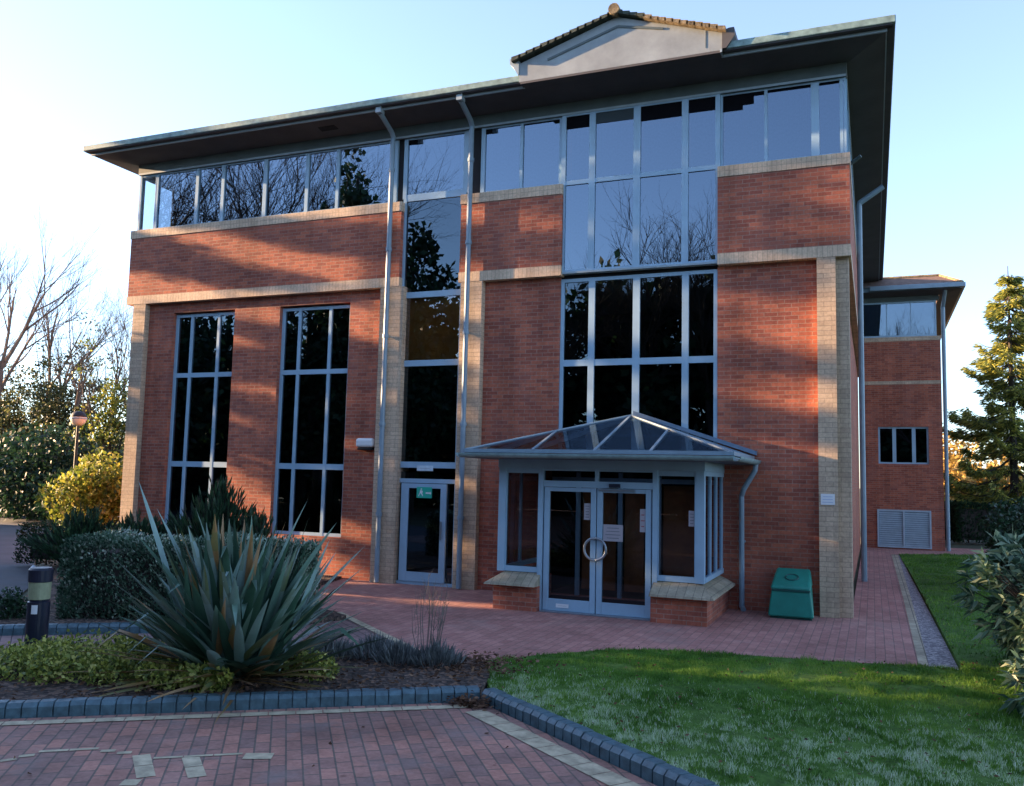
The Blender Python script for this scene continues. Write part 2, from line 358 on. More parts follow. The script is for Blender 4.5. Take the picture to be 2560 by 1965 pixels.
# beds
def bump_sheet(name, poly, z, mat, amp=.03, step=.12, kind='structure'):
    """triangulated grid clipped to a polygon, gently uneven"""
    import mathutils
    from mathutils import noise as mn
    xs = [p[0] for p in poly]; ys = [p[1] for p in poly]
    import bmesh
    bm = bmesh.new(); vs = [bm.verts.new((x, y, z)) for x, y in poly]; bm.faces.new(vs)
    bmesh.ops.triangulate(bm, faces=bm.faces[:])
    def cut(co, no): bmesh.ops.bisect_plane(bm, geom=bm.verts[:] + bm.edges[:] + bm.faces[:], plane_co=co, plane_no=no)
    x = min(xs) + step
    while x < max(xs): cut((x, 0, 0), (1, 0, 0)); x += step
    y = min(ys) + step
    while y < max(ys): cut((0, y, 0), (0, 1, 0)); y += step
    be = [v for v in bm.verts if v.is_boundary]; bs = set(be)
    for v in bm.verts:
        v.co.z += (amp * mn.noise(v.co * 3.1) + amp * .6 * mn.noise(v.co * 9)) * (0 if v in bs else 1)
    ext = bmesh.ops.extrude_edge_only(bm, edges=[e for e in bm.edges if e.is_boundary])
    for g in ext['geom']:
        if isinstance(g, bmesh.types.BMVert): g.co.z = -.03
    bmesh.ops.recalc_face_normals(bm, faces=bm.faces[:])
    me = bpy.data.meshes.new(name); bm.to_mesh(me); bm.free(); me.materials.append(mat)
    o = bpy.data.objects.new(name, me); COL.objects.link(o); return tag(o, kind=kind)
ki = -off
bed_poly = [tuple(K0 + ki * .11 + dr * .05), tuple(KB + ki * .11), (-9.6, -9.4), (-7.75, -6.95), (-7.1, -6.35), (-6.2, -5.85), (-5.0, -5.62), (-4.3, -5.25), (-3.8, -5.02), (-3.45, -5.1), (-3.15, -5.6)]
bed_poly = [(round(a, 3), round(b, 3)) for a, b in bed_poly]
bump_sheet('planting_bed', bed_poly, .07, M_SOIL, .035)
bump_sheet('hedge_bed', [(-8.95, -6.25), (-6.45, -4.5), (-6.05, -3.4), (-7.8, -2.4), (-8.4, .1), (-13.5, .1), (-13.7, -1), (-11.4, -3.3), (-10.4, -4.4), (-9.2, -5.6)], .05, M_SOIL, .03, .25)
li = Vector((-off2.x, -off2.y))
lawn_poly = [tuple(K0 + li * .11), (-3.2, -5.6), (-3.45, -5.08)] + lawn_edge[1:] + [(.78, -3.2), (.73, 2.8), (.67, 8.4), (1.2, 9.0), (2.4, 9.95), (14, 16), (14, -16), (3, -16), tuple(KC + li * .11)]
lawn_poly = [(round(a, 3), round(b, 3)) for a, b in lawn_poly]
bump_sheet('lawn', lawn_poly, .045, M_LAWN, .03, .35)
sheet('lawn_far', [(.66, 8.75), (1.2, 9.25), (2.4, 10.2), (14, 16.4), (14, 19), (2.5, 13.9), (.62, 12.6)], .02, M_LAWN)

# ------------------------------------------------------------------ the office building
B = thing('office_building', 'three storey red brick office with cream bands, blue grey windows and dark overhanging roof', 'building', (-6.9, 0, 0))
LB, LT, SB, ST = 4.99, 5.152, 6.313, 6.477
GT = 7.63                                                   # top of the high glazing
yR = .12                                                    # recessed lower brickwork
w = MB()
# recessed lower wall left with two tall windows
def wallgrid(m, x0, x1, z0, z1, y0, y1, holes):
    xs = sorted({x0, x1} | {h[0] for h in holes} | {h[1] for h in holes}); zs = sorted({z0, z1} | {h[2] for h in holes} | {h[3] for h in holes})
    for a, b in zip(xs, xs[1:]):
        run = None
        for c, d in zip(zs, zs[1:]):
            if any(h[0] <= a and b <= h[1] and h[2] <= c and d <= h[3] for h in holes): continue
            m.box(a, b, y0, y1, c, d)
W1 = (-12.455, -10.985, .69, 4.80); W2 = (-9.963, -8.467, .69, 4.80)
wallgrid(w, -13.06, -7.79, -.03, LB, yR, .42, [W1, W2])
w.box(-13.37, -13.0, .152, .45, -.03, LB)                       # behind left pilaster
wallgrid(w, -5.87, -4.557, -.03, LB, yR, .42, [(-4.75, -4.557, 0, 2.02)])
wallgrid(w, -4.557, -2.092, -.03, 2.2, yR, .42, [(-4.557, -2.092, 0, 2.02)])
w.box(-2.092, -.69, yR, .42, -.03, LB)
# upper wall
w.box(-13.54, -7.44, .002, .4, LT, SB); w.box(-6.30, -4.515, .002, .4, LT, SB); w.box(-2.074, -.24, .002, .4, LT, SB)
# side walls
w.box(-.62, -.36, .42, 15, -.03, LB); w.box(-.62, -.24, .4, 15, LT, SB); w.box(-13.54, -13.2, .4, 15, LT, SB); w.box(-13.37, -13.1, .45, 15, -.03, LB)
w.box(-13.3, -.6, 14.7, 14.98, -.03, SB)
w.build('wall', M_BRICK, B)
def part(name, mat, fn, **k):
    m = MB(); fn(m); return m.build(name, mat, B, **k)
# cream work
part('pilaster', M_CREAM, lambda m: m.box(-13.37, -13.06, 0, .15, -.03, LB))
part('pilaster', M_CREAM, lambda m: (m.box(-7.79, -7.34, 0, .4, -.03, LB)))
part('pilaster', M_CREAM, lambda m: (m.box(-6.26, -5.87, 0, .4, -.03, LB)))
part('pilaster', M_CREAM, lambda m: (m.box(-.69, -.44, 0, .40, -.03, LB), m.box(-.438, -.27, .1, .42, -.03, LB)))
part('lintel_band', M_CREAMV, lambda m: (m.box(-13.545, -7.43, -.006, .4, LB + .002, LT), m.box(-13.545, -13.2, .4, 15, LB + .002, LT)))
part('lintel_band', M_CREAMV, lambda m: m.box(-6.31, -4.515, -.006, .4, LB + .002, LT))
part('lintel_band', M_CREAMV, lambda m: (m.box(-2.074, -.235, -.006, .4, LB + .002, LT), m.box(-.62, -.235, .4, 15, LB + .002, LT)))
part('sill_band', M_CREAMV, lambda m: (m.box(-13.55, -7.43, -.012, .35, SB + .002, ST), m.box(-13.55, -13.2, .35, 15, SB + .002, ST)))
part('sill_band', M_CREAMV, lambda m: m.box(-6.31, -4.515, -.012, .35, SB + .002, ST))
part('sill_band', M_CREAMV, lambda m: (m.box(-2.074, -.23, -.012, .35, SB + .002, ST), m.box(-.62, -.23, .35, 15, SB + .002, ST)))
# windows: frame bars with the panes of one window as its child
def window(name, xs, zs, y, fw=.06, glassm=None, depth=.07, xw=None, zw=None, label=None, pane_gap=.03, parent=B):
    m = MB(); xw = xw or {}; zw = zw or {}
    hw = [xw.get(i, fw) / 2 for i in range(len(xs))]; hz = [zw.get(i, fw) / 2 for i in range(len(zs))]
    for i, x in enumerate(xs):
        a, b = x - hw[i], x + hw[i]
        if i == 0: a, b = x, x + 2 * hw[i]
        if i == len(xs) - 1: a, b = x - 2 * hw[i], x
        m.box(a, b, y, y + depth, zs[0], zs[-1])
    for j, z in enumerate(zs):
        a, b = z - hz[j], z + hz[j]
        if j == 0: a, b = z, z + 2 * hz[j]
        if j == len(zs) - 1: a, b = z - 2 * hz[j], z
        for i in range(len(xs) - 1):
            xa = xs[i] + (2 * hw[i] if i == 0 else hw[i]); xb = xs[i + 1] - (2 * hw[i + 1] if i + 1 == len(xs) - 1 else hw[i + 1])
            m.box(xa + .0005, xb - .0005, y + .004, y + depth - .003, a, b)
    fo = m.build(name, M_FRAME, parent)
    g = MB()
    for i in range(len(xs) - 1):
        for j in range(len(zs) - 1):
            t1, t2 = rng.uniform(-.002, .002, 2)
            yy = y + pane_gap
            g.poly([(xs[i] + .01, yy + t1, zs[j] + .01), (xs[i + 1] - .01, yy + t2, zs[j] + .01), (xs[i + 1] - .01, yy + t2, zs[j + 1] - .01), (xs[i] + .01, yy + t1, zs[j + 1] - .01)])
    go = g.build('pane', glassm or M_GLASS, None); go.parent = fo; 
    if parent is B: go.matrix_parent_inverse = fo.matrix_parent_inverse.copy(); go.matrix_parent_inverse = Matrix.Identity(4)
    return fo
T1, T2, TM = 3.591, 1.90, 3.606
window('window', [W1[0] + .003, -12.065, -11.42, W1[1] - .003], [.695, T2, T1, 4.772], .20, .055, zw={1: .10, 2: .085})
window('window', [W2[0] + .003, -9.58, -8.925, W2[1] - .003], [.695, T2, T1, 4.772], .20, .055, zw={1: .10, 2: .085})
window('tall_window', [-4.552, -4.043, -3.327, -2.573, -2.097], [2.203, TM, 4.955], .135, .055, xw={1: .10, 2: .11, 3: .10}, zw={1: .10})
# high glazing: left ribbon, stair bay, middle, right
window('window_band', [-13.07, -12.039, -11.415, -10.429, -9.49, -8.831, -7.60], [ST + .004, GT], .09, .06, M_GLASSB, zw={0: .04, 1: .03}, xw={0: .05, 1: .07, 2: .07, 3: .08, 4: .07, 5: .06, 6: .16})
window('corner_window', [-13.5, -13.07], [ST + .004, GT], .088, .04, M_GLASSC, xw={0: .05, 1: .02})
window('window_band', [-6.00, -5.273, -4.56], [ST + .004, GT], .09, .06, M_GLASSB, zw={0: .04, 1: .03}, xw={0: .07, 1: .05, 2: .055})
window('window_wall', [-4.558, -4.046, -3.321, -2.572, -2.045], [5.05, 6.50, GT], .05, .06, M_GLASSB, xw={0: .07, 1: .10, 2: .11, 3: .10, 4: .07}, zw={0: .035, 1: .07, 2: .03})
window('window_band', [-2.043, -1.385, -.696, -.338, -.275], [ST + .004, GT], .09, .06, M_GLASSB, zw={0: .04, 1: .03}, xw={0: .03, 1: .045, 2: .11, 3: .045, 4: .03})
# side ribbon on the right-hand wall and on the left-hand wall
def sideglass(x, y0, y1, gm):
    m = MB(); n = 14
    for i in range(n + 1): yy = y0 + (y1 - y0) * i / n; m.box(x - .03, x + .012, yy - .03, yy + .03, ST + .004, GT)
    m.box(x - .028, x + .010, y0, y1, ST + .006, ST + .04); m.box(x - .028, x + .010, y0, y1, GT - .04, GT - .002)
    fo = m.build('side_window_band', M_FRAME, B); g = MB(); g.poly([(x - .01, y0, ST + .01), (x - .01, y1, ST + .01), (x - .01, y1, GT), (x - .01, y0, GT)])
    go = g.build('pane', gm, None); go.parent = fo
sideglass(-.275, .19, 14.9, M_GLASSB); sideglass(-13.5, .19, 14.9, M_GLASSC)
# stair bay
st = [.02, 1.70, 1.915, 3.674, 4.85, 6.55, GT]
window('stair_window', [-7.46, -6.262], st[2:4], .10, .055, xw={0: .06, 1: .06}, zw={0: .10, 1: .05})
window('stair_window', [-7.46, -6.262], [st[3] + .001, st[4]], .10, .055, xw={0: .06, 1: .06}, zw={0: .05, 1: .05}, glassm=glass('stair_glass', (.90, .86, .80), 2.3, (.85, .9, 1), wob=.05))
window('stair_window', [-7.46, -6.262], st[4:6], .10, .055, xw={0: .06, 1: .06}, zw={0: .05, 1: .05}, glassm=M_GLASS)
window('stair_window', [-7.48, -6.23], st[5:7], .10, .055, xw={0: .07, 1: .10}, zw={0: .07, 1: .03}, glassm=M_GLASSB)
m = MB(); m.box(-7.46, -6.262, .10, .17, 1.665, 1.735); m.box(-7.458, -7.40, .102, .168, .02, 1.66); m.box(-6.32, -6.264, .102, .168, .02, 1.66); m.box(-7.40, -6.32, .103, .165, .0, .05)
ff = m.build('door_frame', M_FRAME, B); g = MB().poly([(-7.45, .14, .05), (-6.27, .14, .05), (-6.27, .14, 1.85), (-7.45, .14, 1.85)]).build('pane', M_GLASS, None); g.parent = ff
m = MB(); m.box(-7.295, -7.155, .085, .125, .055, 1.655); m.box(-6.56, -6.455, .085, .125, .055, 1.655)
m.box(-7.154, -6.561, .087, .123, .055, .21); m.box(-7.154, -6.561, .087, .123, 1.58, 1.655)
dd = m.build('fire_door', M_FRAME, B)
g = MB().poly([(-7.16, .10, .2), (-6.55, .10, .2), (-6.55, .10, 1.6), (-7.16, .10, 1.6)]).build('pane', M_GLASS, None); g.parent = dd
g = MB().bar((-6.53, .06, .75), (-6.53, .06, 1.05), .025).build('handle', M_STEEL, None); g.parent = dd
# near-black fill as shadow over lower big window and by the pipes; floor edge
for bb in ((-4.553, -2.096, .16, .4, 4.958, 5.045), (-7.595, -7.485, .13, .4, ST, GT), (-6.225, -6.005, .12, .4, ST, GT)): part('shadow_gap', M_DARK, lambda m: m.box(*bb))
M_BLACK = plain('unlit_black', (.004, .004, .006), .9, 0, spec=.1)  # black strips painted in for the dark overhang mirrored at the pane tops
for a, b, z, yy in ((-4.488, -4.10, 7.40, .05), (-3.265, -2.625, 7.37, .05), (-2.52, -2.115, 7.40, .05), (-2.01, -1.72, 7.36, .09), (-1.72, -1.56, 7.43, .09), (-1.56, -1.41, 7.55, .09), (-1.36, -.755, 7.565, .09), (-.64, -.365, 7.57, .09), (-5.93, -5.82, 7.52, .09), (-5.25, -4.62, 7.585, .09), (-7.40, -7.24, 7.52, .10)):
    part('painted_shade_strip', M_BLACK, lambda m: m.box(a, b, yy + .018, yy + .025, z, GT - .03))
part('painted_shade_strip', plain('green_black', (.02, .035, .04), .6, .1), lambda m: m.box(-3.995, -3.38, .068, .075, 7.43, GT - .03))
part('floor_edge', M_TRIM, lambda m: m.box(-4.511, -2.078, .03, .15, 5.018, 5.047))
# insides: blinds and dark rooms
def blind(x0, x1, z0, z1, mat=M_BLIND, y=.26):
    part('blind', mat, lambda m: m.box(x0, x1, y, y + .015, z0, z1))
for a, b, zt in ((-5.93, -5.3, 7.55), (-5.25, -4.6, 7.58), (-4.45, -4.09, 7.40), (-4.0, -3.37, 7.42), (-3.27, -2.62, 7.37), (-2.52, -2.1, 7.40), (-2.0, -1.72, 7.37), (-1.715, -1.6, 7.44), (-1.595, -1.40, 7.53), (-1.36, -.76, 7.545), (-.63, -.37, 7.55), (-7.30, -6.35, 7.54)):
    blind(a, b, 6.55, zt)
for a, b in ((-4.45, -4.06), (-4.0, -3.34), (-3.24, -2.6), (-2.5, -2.1)): blind(a, b, 5.08, 6.45)
blind(-7.38, -6.34, 3.74, 4.82, M_AMBER, .24)  # plain amber sheet behind the stair pane, not a blind
blind(-11.80, -10.93, 1.45, 1.83, plain('grey_blind', (.25, .22, .23), .8, .05), .36)
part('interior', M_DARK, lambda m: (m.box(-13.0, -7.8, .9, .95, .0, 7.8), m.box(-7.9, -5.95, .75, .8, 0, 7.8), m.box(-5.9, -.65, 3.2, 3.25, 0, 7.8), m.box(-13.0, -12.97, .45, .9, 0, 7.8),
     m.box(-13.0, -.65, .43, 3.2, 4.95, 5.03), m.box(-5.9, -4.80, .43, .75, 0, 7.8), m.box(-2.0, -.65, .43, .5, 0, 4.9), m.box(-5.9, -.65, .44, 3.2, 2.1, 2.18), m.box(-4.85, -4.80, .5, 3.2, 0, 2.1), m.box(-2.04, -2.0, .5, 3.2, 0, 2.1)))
# fascia board over the glass
part('fascia_board', M_FASCIA, lambda m: (m.box(-13.52, -.262, .055, .20, GT + .002, 7.84), m.box(-.45, -.262, .20, 15, GT + .002, 7.84), m.box(-13.52, -13.3, .20, 15, GT + .002, 7.84)))
part('window_head', M_TRIM, lambda m: m.box(-13.50, -.27, .04, .053, GT - .005, GT + .03))
# soffit, trim, gutter
def soff(m):
    zi, zo = 7.832, 7.90
    m.poly([(-14.12, -.53, zo), (-13.5, .1, zi), (-.26, .1, zi), (.25, -.53, zo)])
    m.poly([(-.26, .1, zi), (-.26, 15.2, zi), (.25, 15.2, zo), (.25, -.53, zo)])
    m.poly([(-14.12, -.53, zo), (-14.12, 15.2, zo), (-13.5, 15.2, zi), (-13.5, .1, zi)])
    m.box(-5.0, -1.9, -.70, -.53, 7.90, 7.932)
part('soffit', M_SOFFIT, soff)
part('soffit_trim', M_TRIM, lambda m: (m.box(-14.14, -4.98, -.565, -.535, 7.895, 7.935), m.box(-1.93, .27, -.565, -.535, 7.895, 7.935), m.box(.24, .268, -.533, 15.2, 7.90, 7.93), m.box(-1.925, -1.90, -.72, -.567, 7.895, 7.94)))
part('gutter_underside', M_SOFFIT, lambda m: (m.box(-14.2, .33, -.66, -.567, 7.938, 7.952), m.box(.27, .36, -.6, 15.2, 7.938, 7.952), m.box(-14.2, -14.14, -.56, 15.2, 7.938, 7.952)))
def gut(m):
    m.prism([(-14.24, 7.955), (-5.02, 7.955), (-5.02, 8.06), (-14.24, 8.06)], -.68, -.60)
    m.prism([(-1.88, 7.955), (.375, 7.955), (.375, 8.06), (-1.88, 8.06)], -.68, -.60)
    m.box(.29, .373, -.598, 15.2, 7.957, 8.06); m.box(-14.24, -14.16, -.598, 15.2, 7.957, 8.06)
part('gutter', M_GUTTER, gut, bevel=.012)
def roof(m):
    z0, z1 = 8.03, 8.75; a = [(-14.18, -.6), (.30, -.6), (.30, 15.3), (-14.18, 15.3)]; r0, r1 = (-9.5, 6.5), (-4.2, 6.5)
    P = lambda p, z: (p[0], p[1], z)
    m.poly([P(a[0], z0), P(a[1], z0), P(r1, z1), P(r0, z1)]); m.poly([P(a[1], z0), P(a[2], z0), P(r1, z1)])
    m.poly([P(a[2], z0), P(a[3], z0), P(r0, z1), P(r1, z1)]); m.poly([P(a[3], z0), P(a[0], z0), P(r0, z1)])
part('roof', M_SLATE, roof)
# pediment over the entrance bay
PX0, PX1, PA, PZ0, PZA, PZE = -5.02, -1.90, -3.46, 8.0, 8.735, 8.27
def gable(m):
    m.prism([(PX0, 7.935), (PX1, 7.935), (PX1, PZE - .08), (PA, PZA - .02), (PX0, PZE - .04)], -.70, -.60)
pd = part('pediment', M_WHITEB, gable)
def sub(name, mat, fn, par, **k):
    m = MB(); fn(m); o = m.build(name, mat, None, **k); o.parent = par; return o
def moulding(m):
    a, b, c = (-4.55, 8.22), (-3.44, 8.56), (-2.75, 8.40)
    for p, q in ((a, b), (b, c)): m.bar((p[0], -.703, p[1]), (q[0], -.703, q[1]), .02, .035, up=Vector((0, 0, 1)))
sub('moulding', M_FASCIA, moulding, pd)
sub('joint', M_FASCIA, lambda m: m.box(-2.135, -2.125, -.704, -.70, 8.0, 8.26), pd)
def tiles(m, xa, za, xb, zb, y0=-.80, n=14):
    for i in range(n):
        t0, t1 = i / n, (i + 1) / n
        p = (xa + (xb - xa) * t0, za + (zb - za) * t0); q = (xa + (xb - xa) * (t1 + .02), za + (zb - za) * (t1 + .02))
        j = rng.uniform(-.008, .008); k = .008 + j
        m.hexa([(p[0], y0, p[1] - .035), (q[0], y0, q[1] - .035), (p[0], 4.5, p[1] - .035), (q[0], 4.5, q[1] - .035), (p[0], y0, p[1] + k + .02), (q[0], y0, q[1] + k), (p[0], 4.5, p[1] + k + .02), (q[0], 4.5, q[1] + k)])
sub('verge_tiles', M_TILE, lambda m: tiles(m, PX0 - .10, PZE + .01, PA, PZA + .03), pd)
vt = sub('verge_tiles', M_LICHEN, lambda m: (tiles(m, PX1 + .06, PZE - .06, PA + .45, PZA - .13, n=11),), pd); vt['label'] = 'row of tiles covered in orange lichen'
sub('verge_tiles', M_TILE, lambda m: tiles(m, PA + .45, PZA - .11, PA, PZA + .03, n=4), pd)
sub('ridge_tile', M_LICHEN, lambda m: m.tube([(PA - .01, -.84, PZA + .045), (PA - .01, 4.4, PZA + .045)], .085, 12), pd)
sub('gutter_end', M_TRIM, lambda m: m.prism([(PX0 - .16, 8.33), (PX0 - .155, 8.24), (PX0 - .09, 8.18), (PX0 - .02, 8.05), (PX0 - .002, 8.05), (PX0 - .002, 8.33)], -.72, 1.2), pd)
sub('gutter_end', M_SOFFIT, lambda m: m.prism([(PX1 + .002, 8.2), (PX1 + .002, 7.95), (PX1 + .06, 7.95), (PX1 + .18, 8.12), (PX1 + .17, 8.24), (PX1 + .09, 8.24)], -.72, 1.2), pd)
# vent plate in the soffit
part('soffit_vent', M_DARK, lambda m: m.hexa([(-9.0, -.33, 7.868), (-8.66, -.33, 7.868), (-9.0, -.2, 7.85), (-8.66, -.2, 7.85), (-9.0, -.33, 7.89), (-8.66, -.33, 7.89), (-9.0, -.2, 7.87), (-8.66, -.2, 7.87)]))
# downpipes
def downpipe(x, dx, y=-.075):
    m = MB(); m.tube([(x, y, .02), (x, y, 7.55), (x, y + .01, 7.62), (x + dx * .15, y - .06, 7.69), (x + dx, -.55, 7.85)], .043, 10)
    for z in (1.1, 2.6, 4.1, 5.6, 7.0): m.tube([(x, y, z), (x, y, z + .06)], .055, 10)
    for z in (1.12, 2.62, 4.12, 5.62, 7.02): m.box(x - .015, x + .015, y, .0, z, z + .03)
    o = m.build('downpipe', M_PIPE, B, smooth=False)
    sub('hopper', M_TRIM, lambda q: q.box(x + dx - .05, x + dx + .05, -.63, -.5, 7.84, 7.99), o); return o
downpipe(-7.615, .02); downpipe(-6.11, .02)
m = MB(); m.tube([(-.17, 5.2, 0), (-.17, 5.2, 7.25), (-.16, 5.2, 7.31), (.27, 5.2, 7.60)], .055, 10); m.build('downpipe', M_PIPE, B)
m = MB(); m.tube([(-.35, 2.1, 6.98), (-.1, 2.0, 7.12)], .03, 8); m.build('bracket', M_FASCIA, B)

# rear wing, part of the same building
wy = 15.0
m = MB(); wallgrid(m, -.24, 1.87, -.03, 6.03, wy, wy + .3, [(.17, 1.51, 2.44, 3.52)]); m.box(1.6, 1.87, wy + .3, 26, -.03, 6.03); m.build('wing_wall', M_BRICK, B)
part('wing_sill_band', M_CREAM, lambda m: m.box(-.24, 1.88, wy - .01, wy + .2, 6.032, 6.16))
part('wing_band', M_CREAM, lambda m: m.box(-.24, 1.875, wy - .006, wy + .0, 4.76, 4.86))
window('wing_window', [.17, .60, 1.12, 1.51], [2.44, 3.52], wy + .06, .05, M_GLASS, xw={1: .10, 2: .10})
window('wing_window_band', [-.23, .45, 1.1, 1.78], [6.17, 7.22], wy + .06, .05, M_GLASSB, xw={0: .05, 1: .03, 2: .02})
part('blind', plain('pale_blind', (.75, .82, .86), .7, .06), lambda m: m.box(-.2, 1.75, wy + .12, wy + .14, 6.2, 7.2))
part('interior', M_DARK, lambda m: m.box(-.2, 1.58, wy + .5, wy + .55, 0, 7.2))
part('wing_fascia', M_FASCIA, lambda m: m.box(-.24, 1.86, wy + .03, wy + .2, 7.222, 7.36))
part('wing_soffit', M_SOFFIT, lambda m: (m.poly([(-.24, wy + .05, 7.36), (1.87, wy + .05, 7.36), (2.42, wy - .55, 7.42), (-.24, wy - .55, 7.42)]), m.poly([(1.87, wy + .05, 7.36), (1.87, 26, 7.36), (2.42, 26, 7.42), (2.42, wy - .55, 7.42)])))
part('wing_gutter', M_PIPE, lambda m: (m.box(-.0, 2.5, wy - .65, wy - .53, 7.44, 7.56), m.box(2.40, 2.5, wy - .53, 26, 7.44, 7.56)), bevel=.01)
part('wing_eaves_board', M_PIPE, lambda m: m.box(-.22, 2.38, wy - .52, wy - .49, 7.425, 7.60))
part('wing_roof', M_SLATE, lambda m: (m.poly([(-.2, wy - .6, 7.55), (2.46, wy - .6, 7.55), (1.9, wy + .3, 7.98), (-.2, wy + .3, 7.98)]), m.poly([(2.46, wy - .6, 7.55), (2.46, 26, 7.55), (1.9, 26, 7.98), (1.9, wy + .3, 7.98)])))
part('wing_ridge', M_LICHEN, lambda m: m.tube([(.2, wy + .3, 7.99), (1.9, wy + .3, 7.99), (2.43, wy - .55, 7.58)], .05, 6))
part('wing_downpipe', M_PIPE, lambda m: (m.tube([(1.96, wy + .1, 0), (1.96, wy + .1, 7.0), (2.0, wy - .4, 7.45)], .055, 8),))
def louvre(m):
    m.box(.11, 1.53, wy - .05, wy - .002, .04, .09); m.box(.11, 1.53, wy - .05, wy - .002, 1.07, 1.12)
    for x in (.11, .79, 1.48): m.box(x, x + .05, wy - .06, wy - .003, .092, 1.068)
    for i in range(16):
        z = .1 + i * .06
        for x0, x1 in ((.165, .785), (.845, 1.475)): m.poly([(x0, wy - .045, z), (x1, wy - .045, z), (x1, wy - .01, z + .045), (x0, wy - .01, z + .045)])
part('louvre_door', plain('pale_louvre', (.38, .48, .55), .5, .1), louvre)
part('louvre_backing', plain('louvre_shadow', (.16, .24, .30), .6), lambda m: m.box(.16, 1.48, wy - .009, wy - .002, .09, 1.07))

# ------------------------------------------------------------------ entrance porch
E_ = thing('entrance_porch', 'glazed entrance porch with double doors, hipped glass canopy roof and brick plinths', 'porch', (-3.4, -1.45, 0))
def ep(name, mat, fn, **k):
    m = MB(); fn(m); return m.build(name, mat, E_, **k)
YF = -1.45
ep('plinth', M_BRICK, lambda m: (m.box(-4.85, -4.21, -1.62, -1.36, -.03, .335), m.box(-4.85, -4.62, -1.36, .118, -.03, .335)))
ep('plinth', M_BRICK, lambda m: (m.box(-2.645, -1.93, -1.66, -1.36, -.03, .335), m.box(-2.16, -1.93, -1.36, .118, -.03, .335)))
def cop(m, side):
    if side < 0:
        x0, x1, o = -4.21, -4.95, -4.74
        m.hexa([(x1, -1.73, .337), (x0, -1.73, .337), (x1, -1.40, .337), (x0, -1.40, .337), (x1 + .02, -1.72, .365), (x0, -1.72, .365), (o, -1.46, .505), (x0, -1.46, .505)])
        m.hexa([(x1, -1.395, .337), (o + .1, -1.395, .337), (x1, .11, .337), (o + .1, .11, .337), (x1 + .02, -1.395, .365), (o + .1, -1.455, .505), (x1 + .02, .11, .365), (o + .1, .11, .505)])
    else:
        x0, x1, o = -2.645, -1.83, -2.03
        m.hexa([(x0, -1.76, .337), (x1, -1.76, .337), (x0, -1.40, .337), (x1 - .33, -1.40, .337), (x0, -1.75, .365), (x1 - .01, -1.75, .365), (x0, -1.46, .505), (o, -1.46, .505)])
        m.hexa([(o - .1, -1.44, .338), (x1, -1.76, .338), (o - .1, .11, .338), (x1, .11, .338), (o - .1, -1.44, .504), (x1 - .01, -1.75, .366), (o - .1, .11, .504), (x1 - .01, .11, .366)])
        m.hexa([(o - .1, -1.44, .503), (o, -1.46, .503), (o - .1, .11, .503), (o, .11, .503), (o - .1, -1.44, .506), (o, -1.46, .506), (o - .1, .11, .506), (o, .11, .506)])
M_COPE = bricks('weathered_cream_coping', (.36, .31, .22), (.44, .38, .27), (.20, .175, .13), w=.11, h=.5, offset=0, patch=(.20, .20, .12), patchscale=1.5, extra=.3)
ep('coping', M_COPE, lambda m: cop(m, -1)); ep('coping', M_COPE, lambda m: cop(m, 1))
# posts and rails
ZH = 1.93
for x0, x1 in ((-4.85, -4.745), (-4.255, -4.19), (-2.665, -2.60), (-2.11, -1.995)):
    ep('post', M_FRAME, lambda m: m.box(x0, x1, YF - .05, YF + .05, .0 if x0 in (-4.255, -2.665) else .505, ZH + .07))
def sw(name, x0, x1):
    m = MB(); m.box(x0 + .001, x1 - .001, YF - .035, YF + .035, .508, .58); m.box(x0 + .001, x1 - .001, YF - .035, YF + .035, 1.86, ZH + .0); m.box(x0 + .001, x0 + .012, YF - .034, YF + .034, .575, 1.865); m.box(x1 - .012, x1 - .001, YF - .034, YF + .034, .575, 1.865)
    fo = m.build(name, M_FRAME, E_); g = MB().poly([(x0, YF, .55), (x1, YF, .55), (x1, YF, 1.9), (x0, YF, 1.9)]).build('pane', M_GLASSP, None); g.parent = fo
sw('side_light', -4.745, -4.255); sw('side_light', -2.60, -2.11)
m = MB(); m.box(-4.189, -2.666, YF - .04, YF + .04, 1.68, 1.765); m.box(-3.455, -3.405, YF - .04, YF + .04, 1.766, ZH - .002); m.box(-4.189, -2.666, YF - .03, YF + .03, 1.90, ZH)
fo = m.build('transom_light', M_FRAME, E_); g = MB().poly([(-4.19, YF, 1.76), (-2.66, YF, 1.76), (-2.66, YF, 1.9), (-4.19, YF, 1.9)]).build('pane', M_GLASSP, None); g.parent = fo
def leaf(x0, x1, hs):
    m = MB(); y0, y1 = YF - .03, YF + .025
    m.box(x0, x0 + .075, y0, y1, .02, 1.675); m.box(x1 - .075, x1, y0, y1, .02, 1.675); m.box(x0 + .076, x1 - .076, y0 + .002, y1 - .002, .02, .175); m.box(x0 + .076, x1 - .076, y0 + .002, y1 - .002, 1.62, 1.675)
    d = m.build('door', M_FRAME, E_, bevel=.004)
    g = MB().poly([(x0 + .05, YF, .15), (x1 - .05, YF, .15), (x1 - .05, YF, 1.64), (x0 + .05, YF, 1.64)]).build('pane', M_GLASSP, None); g.parent = d
    # half of the round pull
    cx, cz, r = -3.43, .87, .145; a0 = math.pi / 2 if hs < 0 else -math.pi / 2
    pts = [(cx + r * math.cos(a0 + math.pi * i / 14) + hs * .004, YF - .075, cz + r * math.sin(a0 + math.pi * i / 14)) for i in range(15)]
    h = MB().tube(pts, .017, 8); 
    for s in (-1, 1): h.tube([(cx + hs * .03, YF - .03, cz + s * .142), (cx + hs * .03, YF - .075, cz + s * .142)], .012, 6)
    ho = h.build('handle', M_STEEL, None, smooth=True); ho.parent = d
    return d
leaf(-4.175, -3.437, -1); leaf(-3.423, -2.685, 1)
